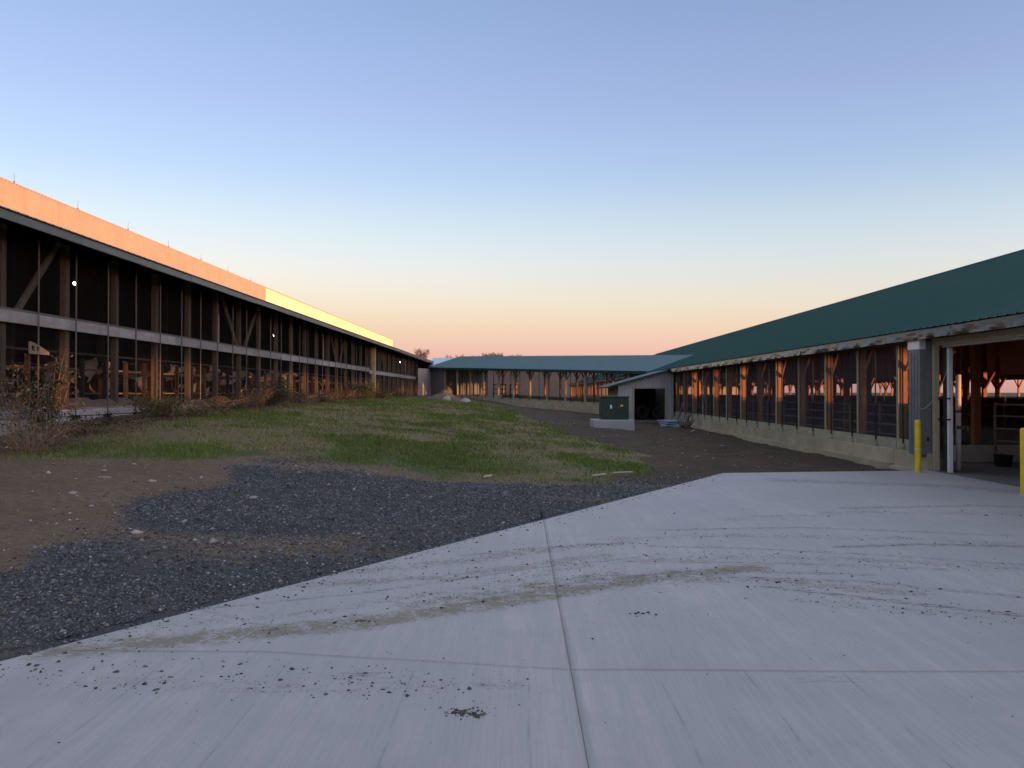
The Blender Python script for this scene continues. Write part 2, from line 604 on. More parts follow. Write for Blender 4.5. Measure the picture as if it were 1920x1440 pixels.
def ground_mat():
    m = bpy.data.materials.new('yard_earth')
    m.use_nodes = True
    t = m.node_tree
    b = t.nodes['Principled BSDF']
    b.inputs['Roughness'].default_value = .95
    b.inputs['Specular IOR Level'].default_value = .2
    co = t.nodes.new('ShaderNodeTexCoord')

    def noise(sc, det=8, ro=.65):
        n = t.nodes.new('ShaderNodeTexNoise')
        n.inputs['Scale'].default_value = sc
        n.inputs['Detail'].default_value = det
        n.inputs['Roughness'].default_value = ro
        t.links.new(co.outputs['Object'], n.inputs['Vector'])
        return n.outputs['Fac']

    def mr(v, a, b_, c=0, d=1):
        n = t.nodes.new('ShaderNodeMapRange')
        n.inputs[1].default_value = a
        n.inputs[2].default_value = b_
        n.inputs[3].default_value = c
        n.inputs[4].default_value = d
        t.links.new(v, n.inputs[0])
        return n.outputs[0]

    def mix(f, a, c):
        n = t.nodes.new('ShaderNodeMix')
        n.data_type = 'RGBA'
        t.links.new(f, n.inputs[0])
        for i, q in ((6, a), (7, c)):
            if isinstance(q, tuple):
                n.inputs[i].default_value = (*q, 1)
            else:
                t.links.new(q, n.inputs[i])
        return n.outputs[2]

    def math2(op, a, c):
        n = t.nodes.new('ShaderNodeMath')
        n.operation = op
        for i, q in enumerate((a, c)):
            if isinstance(q, (int, float)):
                n.inputs[i].default_value = q
            else:
                t.links.new(q, n.inputs[i])
        return n.outputs[0]

    def attr(nm):
        n = t.nodes.new('ShaderNodeAttribute')
        n.attribute_name = nm
        return n.outputs['Fac']

    fine = noise(9)
    vfine = noise(45, 4)
    big = noise(.7)
    dirt = mix(mr(big, .3, .7), (.165, .112, .075), (.235, .165, .115))
    dirt = mix(mr(fine, .35, .7), dirt, (.13, .09, .062))
    dirt = mix(mr(vfine, .62, .72, 0, .7), dirt, (.40, .32, .24))
    soil = mix(mr(fine, .3, .7), (.050, .032, .021), (.09, .061, .040))
    soil = mix(mr(big, .45, .7, 0, .6), soil, (.12, .080, .052))
    soil = mix(mr(vfine, .66, .74, 0, .5), soil, (.16, .145, .13))
    grav = mix(mr(vfine, .3, .7), (.035, .034, .037), (.11, .105, .108))
    thatch = mix(mr(fine, .3, .7), (.12, .097, .05), (.215, .17, .092))
    thatchg = mix(mr(fine, .3, .7), (.055, .072, .018), (.10, .115, .035))
    bank = mix(mr(fine, .3, .7), (.085, .058, .042), (.16, .105, .075))
    far = mix(mr(big, .3, .7), (.075, .065, .035), (.12, .095, .055))

    def edge(nm, k=.55):
        e = math2('ADD', attr(nm), math2('MULTIPLY', math2('SUBTRACT', fine, .5), k))
        return mr(e, .35, .65)

    c = mix(edge('soil'), dirt, soil)
    th = mix(edge('green', .8), thatch, thatchg)
    c = mix(edge('grass'), c, th)
    c = mix(edge('bank'), c, bank)
    c = mix(edge('gravel', .9), c, grav)
    c = mix(attr('far'), c, far)
    t.links.new(c, b.inputs['Base Color'])
    bp = t.nodes.new('ShaderNodeBump')
    bp.inputs['Strength'].default_value = .7
    bp.inputs['Distance'].default_value = .03
    hsum = math2('ADD', noise(14, 8, .7), math2('MULTIPLY', vfine, .5))
    t.links.new(hsum, bp.inputs['Height'])
    t.links.new(bp.outputs[0], b.inputs['Normal'])
    return m


def build_ground():
    def axis(lo, hi, st, ext):
        c = list(np.arange(lo, hi, st))
        g = st
        while c[-1] < ext[1]:
            g *= 1.35
            c.append(c[-1] + g)
        g = st
        while c[0] > ext[0]:
            g *= 1.35
            c.insert(0, c[0] - g)
        return np.array(c)
    xs = axis(-11.2, 9.6, .13, (-4500, 4500))
    ys = axis(2.5, 40, .14, (-900, 7000))
    X, Y = np.meshgrid(xs, ys)
    Z = gz(X, Y)
    v = np.stack([X.ravel(), Y.ravel(), Z.ravel()], 1)
    nx, ny = len(xs), len(ys)
    i = np.arange(nx - 1)[None, :] + np.arange(ny - 1)[:, None] * nx
    f = np.stack([i, i + 1, i + nx + 1, i + nx], -1).reshape(-1, 4)
    me = np_mesh('ground', v, f, ground_mat())
    x, y = v[:, 0], v[:, 1]
    at = {}
    at['gravel'] = gravel_mask(x, y) * (y > -8) * (y < 20)
    at['grass'] = grass_mask(x, y)
    at['green'] = np.clip(green_mask(x, y) * .7 + .15 + (fbm(x * .9, y * .8, 123, 4) - .5) * 1.2, 0, 1)
    soilb = 2.2 - np.clip(y - 20, 0, 20) * .17 - np.clip(y - 40, 0, 60) * .16
    at['soil'] = np.clip((x - soilb + 1) / 1.2, 0, 1) * (y > 16.2)
    at['bank'] = np.clip((-8.7 - x) / .6, 0, 1) * np.clip((y - 15) / 3, 0, 1)
    at['far'] = np.clip((y - 95) / 20, 0, 1) + np.clip((-45 - x) / 10, 0, 1) + np.clip((x - 45) / 10, 0, 1)
    for k, q in at.items():
        a = me.attributes.new(k, 'FLOAT', 'POINT')
        a.data.foreach_set('value', np.clip(q, 0, 1).astype(np.float32))
    me.polygons.foreach_set('use_smooth', np.ones(len(me.polygons), bool))
    return struct(obj('ground', me))


build_ground()


# ------------------------------------------------------------------ concrete pavement
def slab_mat():
    m = bpy.data.materials.new('broomed_concrete')
    m.use_nodes = True
    t = m.node_tree
    b = t.nodes['Principled BSDF']
    b.inputs['Specular IOR Level'].default_value = .38
    co = t.nodes.new('ShaderNodeTexCoord')

    def noise(sc, det=6, ro=.6, st=(1, 1, 1)):
        mp = t.nodes.new('ShaderNodeMapping')
        mp.inputs['Scale'].default_value = st
        t.links.new(co.outputs['Object'], mp.inputs[0])
        n = t.nodes.new('ShaderNodeTexNoise')
        n.inputs['Scale'].default_value = sc
        n.inputs['Detail'].default_value = det
        n.inputs['Roughness'].default_value = ro
        t.links.new(mp.outputs[0], n.inputs['Vector'])
        return n.outputs['Fac']

    def mr(v, a, b_, c=0, d=1):
        n = t.nodes.new('ShaderNodeMapRange')
        n.inputs[1].default_value = a
        n.inputs[2].default_value = b_
        n.inputs[3].default_value = c
        n.inputs[4].default_value = d
        t.links.new(v, n.inputs[0])
        return n.outputs[0]

    def mix(f, a, c):
        n = t.nodes.new('ShaderNodeMix')
        n.data_type = 'RGBA'
        t.links.new(f, n.inputs[0])
        for i, q in ((6, a), (7, c)):
            if isinstance(q, tuple):
                n.inputs[i].default_value = (*q, 1)
            else:
                t.links.new(q, n.inputs[i])
        return n.outputs[2]

    def math2(op, a, c):
        n = t.nodes.new('ShaderNodeMath')
        n.operation = op
        for i, q in enumerate((a, c)):
            if isinstance(q, (int, float)):
                n.inputs[i].default_value = q
            else:
                t.links.new(q, n.inputs[i])
        return n.outputs[0]

    def attr(nm):
        n = t.nodes.new('ShaderNodeAttribute')
        n.attribute_name = nm
        return n.outputs['Fac']
    cloud = noise(.6, 5)
    sepx = t.nodes.new('ShaderNodeSeparateXYZ')
    t.links.new(co.outputs['Object'], sepx.inputs[0])
    band = noise(1.6, 2, .5, (1, .02, 1))
    wob = math2('MULTIPLY', math2('SUBTRACT', noise(1.1, 3), .5), .05)
    near = mr(sepx.outputs['Y'], 5.2, 5.27, 1, 0)
    lines = None
    for cx_, w_ in ((-.67, .006), (.05, .006), (.86, .008), (1.41, .007), (2.02, .008), (-1.5, .005), (-2.3, .006), (3.1, .007)):
        d_ = math2('ABSOLUTE', math2('SUBTRACT', math2('ADD', sepx.outputs['X'], wob), cx_), 0)
        q_ = mr(d_, w_ * .4, w_ * 1.8, 1, 0)
        lines = q_ if lines is None else math2('MAXIMUM', lines, q_)
    lines = math2('MULTIPLY', lines, math2('MULTIPLY', near, mr(noise(2.5, 3), .44, .58)))
    streak = noise(7, 4, .6, (1, .05, 1))
    broom = noise(70, 3, .6, (1, .025, 1))
    grain = noise(60, 5, .7)
    c = mix(mr(cloud, .3, .7), (.39, .345, .355), (.50, .448, .445))
    c = mix(mr(noise(2.6, 6, .65), .48, .68, 0, .4), c, (.33, .305, .305))
    c = mix(mr(streak, .40, .62, 0, .62), c, (.35, .325, .335))
    c = mix(mr(streak, .57, .68, 0, .4), c, (.52, .485, .475))
    c = mix(mr(band, .40, .62, 0, .55), c, (.37, .34, .35))
    c = mix(math2('MULTIPLY', lines, .5), c, (.2, .19, .2))
    c = mix(mr(broom, .4, .72, 0, .30), c, (.27, .255, .265))
    c = mix(mr(grain, .6, .75, 0, .35), c, (.31, .30, .30))
    brk = noise(11, 6, .72)
    brk2 = noise(30, 4, .7)
    def cn(v):
        return mr(v, .36, .64, -.5, .5)
    brk0 = noise(3.2, 5, .65)
    n_tan = math2('ADD', math2('ADD', math2('MULTIPLY', cn(brk), 1.1), math2('MULTIPLY', cn(brk2), .9)), math2('MULTIPLY', cn(brk0), .9))
    tanf = mr(math2('MULTIPLY', attr('tan'), math2('ADD', n_tan, .95)), .22, .85, 0, .80)
    c = mix(tanf, c, (.21, .178, .115))
    brk3 = noise(16, 6, .75, (.35, 1.6, 1))
    dk = mr(math2('MULTIPLY', attr('dark'), math2('ADD', math2('MULTIPLY', cn(brk3), 2.2), .85)), .25, .9, 0, .7)
    c = mix(dk, c, (.10, .088, .075))
    spk = noise(24, 3, .5)
    t.links.new(mr(math2('MAXIMUM', tanf, dk), 0, .6, .58, .95), b.inputs['Roughness'])
    sp = mr(math2('ADD', spk, math2('MULTIPLY', attr('speck'), .10)), .755, .79, 0, .75)
    c = mix(sp, c, (.07, .065, .06))
    t.links.new(c, b.inputs['Base Color'])
    bp = t.nodes.new('ShaderNodeBump')
    bp.inputs['Strength'].default_value = .35
    bp.inputs['Distance'].default_value = .008
    t.links.new(math2('ADD', broom, math2('MULTIPLY', grain, .5)), bp.inputs['Height'])
    t.links.new(bp.outputs[0], b.inputs['Normal'])
    return m


def polyline_mask(x, y, P, wd):
    best = np.full(x.shape, 9.)
    for k in range(len(P) - 1):
        a, c = np.array(P[k], float), np.array(P[k + 1], float)
        d = c - a
        tt = np.clip(((x - a[0]) * d[0] + (y - a[1]) * d[1]) / (d @ d), 0, 1)
        best = np.minimum(best, np.hypot(x - a[0] - tt * d[0], y - a[1] - tt * d[1]))
    return np.exp(-(best / wd) ** 2)


TAN = [([(-3.2, 5.62), (-2.2, 5.92), (-1.12, 6.34), (.35, 7.27), (1.4, 7.95), (2.3, 8.3)], .21, .85),
       ([(-1.8, 8.0), (-.6, 8.6), (.4, 9.3), (1.3, 9.7)], .2, .45),
       ([(-.9, 6.8), (.1, 7.5), (.9, 8.0)], .16, .6),
       ([(-2.0, 7.5), (-.6, 7.9), (.9, 8.9)], .2, .45)]
TAN += [([(-3.0, 6.1), (-1.6, 6.6), (-.2, 7.6), (.8, 8.6)], .16, .34),
        ([(.35, 7.4), (1.2, 7.75), (2.2, 7.75), (3.4, 7.3)], .22, .52),
        ([(1.2, 8.6), (2.4, 8.9), (3.8, 8.7), (5.6, 8.0)], .22, .40),
        ([(1.0, 9.9), (2.6, 10.2), (4.6, 10.0), (7.0, 9.2)], .20, .36),
        ([(2.4, 7.0), (3.4, 6.6), (4.6, 6.0)], .18, .36),
        ([(-2.6, 5.0), (-1.2, 4.9), (.0, 5.0)], .16, .30),
        ([(3.0, 11.6), (5.0, 12.2), (8.0, 12.0)], .30, .34)]
DARK = [([(-3.0, 6.5), (-1.4, 7.2), (.2, 8.3), (1.6, 9.0)], .035, .34), ([(-.4, 6.9), (.6, 7.7), (1.8, 8.2), (3.4, 8.0)], .05, .4),
        ([(1.8, 10.6), (3.6, 10.8), (6.0, 10.2)], .06, .36), ([(2.2, 7.5), (2.75, 7.2), (3.4, 6.85), (4.2, 6.4)], .05, .5),
        ([(2.0, 7.9), (3.2, 7.7), (4.6, 7.0)], .06, .38),
        ([(1.5, 9.5), (2.6, 9.35), (3.8, 9.0), (5.5, 8.3)], .06, .36),
        ([(3.6, 9.45), (4.6, 9.6), (6.5, 9.4)], .07, .5),
        ([(1.6, 8.6), (3.0, 8.5), (4.2, 8.25)], .07, .34),
        ([(-.6, 8.9), (.3, 9.35), (1.0, 9.6)], .05, .35),
        ([(4.9, 12.6), (7.0, 12.9), (9.0, 12.5)], .10, .4),
        ([(5.2, 16.6), (8.0, 15.6), (9.0, 14.2)], .35, .35),
        ([(-2.9, 6.9), (-1.9, 6.2), (-1.7, 6.0)], .03, .35)]


def build_slab():
    mat = slab_mat()
    root = struct(bpy.data.objects.new('concrete_pavement', None))
    COL.objects.link(root)
    # two construction joints cut the pavement: one along the yard, one across it
    xs = {'l': (-8.2, .3180), 'r': (.3222, 9.245)}
    ys = {'n': (-2.5, 5.2594), 'f': (5.2606, 18.9)}
    th = .15
    for cx in xs:
        for cy in ys:
            x0, x1 = xs[cx]
            y0, y1 = ys[cy]
            st = .055
            nx = int((x1 - x0) / st)
            ny = int((y1 - y0) / st)
            ax = np.linspace(0, 1, nx + 1)
            rows = np.linspace(y0, y1, ny + 1)
            V = []
            for yy in rows:
                lo = x0
                lim = SLAB_A[0] + (yy - SLAB_A[1]) * SLAB_D[0] / SLAB_D[1]
                lo = max(x0, min(lim, x1))
                V.append(np.stack([lo + (x1 - lo) * ax, np.full(nx + 1, yy)], 1))
            V = np.concatenate(V)
            # the cross joint swings away from the straight on the left
            def lim_(yy_):
                return np.clip(SLAB_A[0] + (yy_ - SLAB_A[1]) * SLAB_D[0] / SLAB_D[1], x0, x1)
            yold = V[:, 1].copy()
            sh = (.165 * np.clip(.3 - V[:, 0], 0, 2.2) + .02 * (fbm(V[:, 0] * 1.5, 0 * V[:, 0], 23) - .5)) * np.clip(1 - np.abs(yold - 5.26) / 2.6, 0, 1)
            V[:, 1] = yold + sh
            la, lb = lim_(yold), lim_(V[:, 1])
            V[:, 0] = lb + (V[:, 0] - la) * np.where(x1 - la > 1e-6, (x1 - lb) / np.maximum(x1 - la, 1e-6), 0)
            # far edge runs slightly askew
            ylim = 18.1 + (V[:, 0] - 4.43) * .141
            V[:, 1] = np.minimum(V[:, 1], np.where(V[:, 0] > 4.3, ylim, 99))
            z = (fbm(V[:, 0] * .4, V[:, 1] * .4, 5) - .5) * .012
            if cy == 'n' and cx == 'r':
                z = z - .002
            top = np.column_stack([V, z])
            i = np.arange(nx)[None, :] + np.arange(ny)[:, None] * (nx + 1)
            F = np.stack([i, i + 1, i + nx + 2, i + nx + 1], -1).reshape(-1, 4)
            # border skirt
            ring = np.concatenate([np.arange(nx + 1), nx + (nx + 1) * np.arange(1, ny + 1), (nx + 1) * ny + np.arange(nx - 1, -1, -1),
                                   (nx + 1) * np.arange(ny - 1, 0, -1)])
            low = top[ring].copy()
            low[:, 2] = -th
            k = len(top)
            n = len(ring)
            j = np.arange(n)
            F2 = np.stack([ring[(j + 1) % n], ring[j], k + j, k + (j + 1) % n], 1)
            v = np.concatenate([top, low])
            me = np_mesh('pavement_panel', v, np.concatenate([F, F2]), mat)
            x, y = v[:, 0], v[:, 1]
            tan = np.zeros(len(v))
            dk = np.zeros(len(v))
            for P, wd, s_ in TAN:
                tan = np.maximum(tan, s_ * polyline_mask(x, y, P, wd))
            for P, wd, s_ in DARK:
                dk = np.maximum(dk, 1.5 * s_ * polyline_mask(x, y, P, wd * 1.5))
            e = np.exp(-np.clip(-slab_dist(x, y), 0, 9) / .12)
            tan = np.maximum(tan, .42 * e * fbm(x * 1.3, y * 1.3, 8))
            dk = np.maximum(dk, .5 * np.exp(-(((x + 1.0) / .22) ** 2 + ((y - 5.13) / .12) ** 2)))
            dk = np.maximum(dk, .35 * np.exp(-(((x - 1.9) / .5) ** 2 + ((y - 5.1) / .12) ** 2)))
            sp = .15 + .9 * np.exp(-((y - 8.2) / 2.2) ** 2) + .5 * np.exp(-np.clip(-slab_dist(x, y), 0, 9) / .5)
            for nm, q in (('tan', tan), ('dark', dk), ('speck', sp)):
                a = me.attributes.new(nm, 'FLOAT', 'POINT')
                a.data.foreach_set('value', np.clip(q, 0, 1.5).astype(np.float32))
            struct(obj('pavement_panel', me, root))


build_slab()


# ------------------------------------------------------------------ small builders
def ribbed(a0, a1, pitch, lo, hi, axis='y', rib=.02, mat=None, name='roof', down=0):
    """a ribbed metal sheet: runs along y from a0 to a1; lo/hi are (x,z) ends of the slope"""
    n = max(1, int(round((a1 - a0) / pitch)))
    p = (a1 - a0) / n
    prof = []
    for k in range(n):
        y = a0 + k * p
        prof += [(y, 0), (y + p * .80, 0), (y + p * .86, 1), (y + p * .94, 1)]
    prof.append((a1, 0))
    d = Vector((hi[0] - lo[0], hi[1] - lo[1])).normalized()
    nrm = Vector((-d.y, d.x))
    if nrm.y < 0:
        nrm = -nrm
    v, f = [], []
    for (y, h) in prof:
        for (x, z) in (lo, hi):
            v.append((x + nrm.x * rib * h, y, z + nrm.y * rib * h))
    for k in range(len(prof) - 1):
        f.append((2 * k, 2 * k + 1, 2 * k + 3, 2 * k + 2) if lo[0] > hi[0] else (2 * k, 2 * k + 2, 2 * k + 3, 2 * k + 1))
    m = MB()
    m.v, m.f = v, f
    return m.mesh(name, mat)


def wall_panel_mesh(name, width, z0, z1, ribs, mat, depth=.022, facing=1, ztop1=None):
    """vertical ribbed steel panel in the y-z plane, width along y, ribs standing towards +x*facing"""
    m = MB()
    p = width / ribs
    prof = []
    for k in range(ribs):
        y = k * p
        prof += [(y, 0), (y + p * .62, 0), (y + p * .72, 1), (y + p * .90, 1)]
    prof.append((width, 0))
    for (y, h) in prof:
        zt = z1 if ztop1 is None else z1 + (ztop1 - z1) * y / width
        m.v += [(h * depth * facing, y, z0), (h * depth * facing, y, zt)]
    for k in range(len(prof) - 1):
        m.f.append((2 * k, 2 * k + 2, 2 * k + 3, 2 * k + 1) if facing > 0 else (2 * k, 2 * k + 1, 2 * k + 3, 2 * k + 2))
    return m.mesh(name, mat)


def boxmesh(name, x, y, z, mat, bevel=.006):
    return MB().box(-x / 2, x / 2, -y / 2, y / 2, 0, z).mesh(name, mat, bevel=bevel)


def crumpled(name, length, h, amp, mat, seed):
    """sheet-metal flashing, bent and dented; outer face towards -x"""
    n, k = 36, 4
    r = np.random.default_rng(seed)
    m = MB()
    for i in range(n + 1):
        y = length * i / n
        for j in range(k + 1):
            q = fbm(np.array([y * 2.2 + seed * 9.1]), np.array([j * .55]), seed, 3)[0] - .5
            q2 = fbm(np.array([y * .8 + seed * 3.3]), np.array([1.]), seed + 3, 2)[0] - .5
            s = (j / k)
            m.v.append((-amp * (q * 1.6 + q2) * (1.2 - s) - .03 * (1 - s), y, s * h + (.02 * q2 * (1 - s))))
    for i in range(n):
        for j in range(k):
            a = i * (k + 1) + j
            m.f.append((a, a + 1, a + k + 2, a + k + 1))
    return m.mesh(name, mat)


# ================================================================== RIGHT BARN
XR = 9.3
RB = thing('freestall_barn', 'long new open-sided barn with dark green metal roof on the right', 'barn', (XR, 18.7, 0))
Y0, Y1 = -40., 152.
RIDGE_X, RIDGE_Z = 25.1, 8.84
obj('roof', ribbed(Y0, Y1, .30, (8.88, 3.17), (RIDGE_X, RIDGE_Z), mat=MAT['green'], name='barn_roof_front'), RB)
obj('roof', ribbed(Y0, Y1, .30, (41.32, 3.17), (RIDGE_X, RIDGE_Z), mat=MAT['green'], name='barn_roof_back'), RB)
obj('ridge_cap', MB().add([(RIDGE_X - .3, Y0, RIDGE_Z - .06), (RIDGE_X, Y0, RIDGE_Z + .06), (RIDGE_X + .3, Y0, RIDGE_Z - .06),
                           (RIDGE_X - .3, Y1, RIDGE_Z - .06), (RIDGE_X, Y1, RIDGE_Z + .06), (RIDGE_X + .3, Y1, RIDGE_Z - .06)],
                          [(0, 1, 4, 3), (1, 2, 5, 4)]).mesh('ridge_cap', MAT['green']), RB)
dk = MB()
dk.add([(9.0, Y0, 3.06), (RIDGE_X, Y0, 8.66), (41.2, Y0, 3.06), (9.0, Y1, 3.06), (RIDGE_X, Y1, 8.66), (41.2, Y1, 3.06)],
       [(0, 3, 4, 1), (1, 4, 5, 2)])
obj('ceiling', dk.mesh('barn_ceiling', MAT['deck']), RB)
obj('gable_wall', MB().box(9.3, 41, Y0 + .1, Y0 + .25, 0, 3.1).add([(9.3, Y0 + .2, 3.1), (41, Y0 + .2, 3.1), (RIDGE_X, Y0 + .2, 8.6)], [(0, 1, 2)]).mesh('gable_wall', MAT['siding']), RB)
obj('gable_wall', MB().box(9.3, 41, Y1 - .35, Y1 - .2, 0, 3.1).add([(9.3, Y1 - .3, 3.1), (41, Y1 - .3, 3.1), (RIDGE_X, Y1 - .3, 8.6)], [(0, 1, 2)]).mesh('gable_wall', MAT['siding']), RB)
obj('floor', MB().box(9.25, 41, Y0, Y1, -.11, -.004).mesh('barn_floor', MAT['floor']), RB)

# outer wall, one set per bay
BAY = 2.41
post_m = boxmesh('wall_post', .16, .14, 2.36, MAT['pine'])
bat_m = MB().box(-.012, .012, -.05, .05, .63, 2.93).mesh('batten', MAT['treated'])
brace_m = MB()
for s in (-1, 1):
    brace_m.beam((.0, s * .07, 1.68), (.0, s * .58, 2.3), .04, .09)
found_m = MB().box(-.15, .10, .006, BAY - .006, -.45, .376).mesh('foundation_panel', MAT['found'], bevel=.008)
foot_m = MB().box(-.24, -.152, .0, BAY, -.45, .02).mesh('footing', MAT['found'])
sill_m = MB().box(-.075, -.005, .004, BAY - .004, .38, .625).mesh('sill_board', MAT['sill'], bevel=.006)
scr_m = MB().add([(0, 0, .625), (0, BAY, .625), (0, BAY, 2.95), (0, 0, 2.95)], [(0, 3, 2, 1)]).mesh('netting_panel', MAT['scr'])
rod_m = MB().tube([(0, 0, .5), (0, 0, 2.98)], .019, 6).mesh('curtain_strap', MAT['rodb'])
brk_m = MB().box(-.03, .045, -.06, .06, .40, .53).mesh('strap_bracket', MAT['sill'], bevel=.006)
plate_m = MB().box(-.04, .03, 0, BAY, 2.90, 2.96).mesh('curtain_rail', MAT['rodg'])
bm_ = brace_m.mesh('post_brace', MAT['pine'])
inpost_m = boxmesh('wall_post', .14, .14, 2.36, MAT['pine'])
k0 = -24
for k in range(k0, 18):
    y = 20.41 + BAY * k
    hidden = 13.0 < y < 19.2           # the doorway
    vis = y > 17
    if hidden:
        continue
    if not vis and k % 1 == 0 and y < 13.2:
        obj('wall_post', post_m, RB, (XR + .07, y, .62))
        if y + BAY < 13.5:
            obj('sill_board', sill_m, RB, (XR, y, 0))
            obj('foundation_panel', found_m, RB, (XR, y, 0))
        continue
    obj('wall_post', post_m, RB, (XR + .10, y, .62))
    obj('post_brace', bm_, RB, (XR + .14, y, .62))
    obj('batten', bat_m, RB, (XR - .03, y, 0))
    obj('foundation_panel', found_m, RB, (XR, y, 0))
    obj('footing', foot_m, RB, (XR, y, 0))
    obj('sill_board', sill_m, RB, (XR, y, 0))
    obj('netting_panel', scr_m, RB, (XR + .005, y, 0))
    obj('curtain_rail', plate_m, RB, (XR - .09, y, 0))
# short bay next to the doorway
obj('foundation_panel', MB().box(-.15, .10, 0, 1.69, -.45, .376).mesh('foundation_panel', MAT['found'], bevel=.008), RB, (XR, 18.71, 0))
obj('footing', MB().box(-.24, -.152, 0, 1.4, -.45, -.02).mesh('footing', MAT['found']), RB, (XR, 19.0, 0))
obj('sill_board', MB().box(-.075, -.005, 0, 1.1, .38, .625).mesh('sill_board', MAT['sill'], bevel=.006), RB, (XR, 19.29, 0))
obj('netting_panel', MB().add([(0, 0, .625), (0, 1.1, .625), (0, 1.1, 2.95), (0, 0, 2.95)], [(0, 3, 2, 1)]).mesh('netting_panel', MAT['scr']), RB, (XR + .005, 19.29, 0))
obj('curtain_rail', MB().box(-.04, .03, 0, 1.1, 2.90, 2.96).mesh('curtain_rail', MAT['rodg']), RB, (XR - .09, 19.29, 0))
obj('wall_post', boxmesh('wall_post', .14, .14, 2.36, MAT['pine']), RB, (XR + .07, 19.45, .62))
for k in range(0, 28):
    y = 20.0 + 1.53 * k
    if y > 62:
        break
    r_ = obj('curtain_strap', rod_m, RB, (XR - .1, y, 0))
    obj('strap_bracket', brk_m, r_, (XR - .1, y, 0))
# bent flashing under the eave, in lengths
cr = [crumpled('eave_flashing', 3.05, .22, .035, MAT['fasc'], s) for s in (3, 8, 14, 21, 33)]
y = 5.
i = 0
while y < 66:
    obj('eave_flashing', cr[i % 5], RB, (8.93, y, 2.935))
    y += 3.06
    i += 1
obj('soffit', MB().box(8.95, 9.3, 2, 66, 3.02, 3.05).mesh('soffit', MAT['darkwood']), RB)
obj('top_plate', MB().box(9.3, 9.44, 18.75, 66, 2.981, 3.06).mesh('top_plate', MAT['treated']), RB)

# doorway
obj('door_jamb', boxmesh('door_jamb', .12, .10, 2.79, MAT['treated']), RB, (XR + .02, 18.66, 0))
obj('door_jamb', boxmesh('door_jamb', .12, .10, 2.79, MAT['treated']), RB, (XR + .02, 13.15, 0))
obj('header_board', MB().box(-.04, .03, 13.1, 18.70, 2.79, 2.955).mesh('header_board', MAT['treated'], bevel=.006), RB, (XR, 0, 0))
obj('door_track', MB().box(-.07, .03, 13.1, 18.30, 2.735, 2.788).mesh('door_track', MAT['galv']), RB, (XR + .05, 0, 0))
obj('door_post', boxmesh('door_post', .09, .085, 2.73, MAT['white']), RB, (XR + .1, 18.2, 0))
obj('door_panel', MB().box(.16, .2, 18.24, 18.62, 0.02, 2.72).mesh('door_panel', MAT['darkwood']), RB, (XR, 0, 0))
obj('door_rail', MB().beam((XR + .05, 18.60, 1.62), (XR + .05, 18.1, 1.62), .03, .03).mesh('door_rail', MAT['rodb']), RB)
obj('door_rail', MB().beam((XR + .05, 18.60, 1.16), (XR + .05, 18.1, 1.16), .03, .03).mesh('door_rail', MAT['rodb']), RB)

# interior columns
col_m = boxmesh('column', .2, .2, 4.2, MAT['pine'], .01)
vcol_m = MB()
for s in (-1, 1):
    vcol_m.beam((0, s * .08, 2.0), (0, s * .95, 2.85), .09, .14)
vcol_m = vcol_m.mesh('column_brace', MAT['pine'])
for cxr, hgt in ((13.4, 1), (18.6, 1.35), (24.4, 1.9), (30.6, 1.5), (36.2, 1.05)):
    for k in range(26):
        y = 5.2 + 4.82 * k + (.6 if cxr == 18.6 else 0)
        c = obj('column', col_m, RB, (cxr, y, 0), scale=(1, 1, hgt))
        if cxr > 23:
            obj('column_brace', vcol_m, RB, (cxr, y, 0))
# far side wall with its open strip
obj('back_wall', MB().box(40.9, 41.0, Y0, Y1, 0, 1.2).mesh('back_wall', MAT['sidingd']), RB)
obj('rolled_curtain', MB().box(40.85, 41.05, Y0, Y1, 2.8, 3.12).mesh('rolled_curtain', MAT['darkwood']), RB)
for (a, c) in ((Y0, -25.2), (-23.9, -20.4), (-18.2, -16.9), (-15.2, -13.6), (-12.4, -8.5), (19.0, 27.5)):  # unseen panels added so sun comes through only in chosen gaps
    obj('sun_mask_panel', MB().box(40.88, 40.98, a, c, 1.201, 2.799).mesh('sun_mask_panel', MAT['sidingd']), RB)
bpost_m = MB().box(-.07, .07, -.07, .07, 1.2, 2.8)
for s in (-1, 1):
    bpost_m.beam((0, s * .05, 2.2), (0, s * .55, 2.8), .07, .09)
bpost_m = bpost_m.mesh('back_post', MAT['pine'])
for k in range(60):
    y = Y0 + 4 + 2.9 * k
    if y < Y1:
        obj('back_post', bpost_m, RB, (40.95, y, 0))
# low partition, pipe rails and feed curbs in the barn
obj('feed_curb', MB().box(15.6, 15.8, 24, 120, 0, .55).mesh('feed_curb', MAT['floor']), RB)
obj('feed_curb', MB().box(22.2, 22.4, -38, 120, 0, 1.5).mesh('feed_curb', MAT['floor']), RB)  # partition, made tall and long to block the lower part of the sun


def pipe_fence(x, y0, y1, zs, label, step=2.41):
    t = thing('pipe_fence', label, 'fence', (x, y0, 0))
    for z in zs:
        obj('rail', MB().tube([(x, y0, z), (x, y1, z)], .028, 6).mesh('fence_rail', MAT['rust']), t)
    pm = MB().tube([(0, 0, 0), (0, 0, max(zs) + .06)], .04, 6).mesh('fence_post', MAT['rust'])
    y = y0
    while y <= y1 + .01:
        obj('post', pm, t, (x, y, 0))
        y += step
    return t


pipe_fence(11.6, 24.4, 62.9, (.45, .75, 1.05, 1.35), 'nearest dark pipe fence running inside the green roofed barn')
pipe_fence(17.0, 22.0, 84.6, (.5, .9, 1.3, 1.55), 'second pipe fence behind the first inside the green roofed barn')
pipe_fence(27.5, 20.0, 97.5, (.5, .9, 1.3, 1.5), 'farthest pipe fence in front of the open strip of the barn', 4.82)

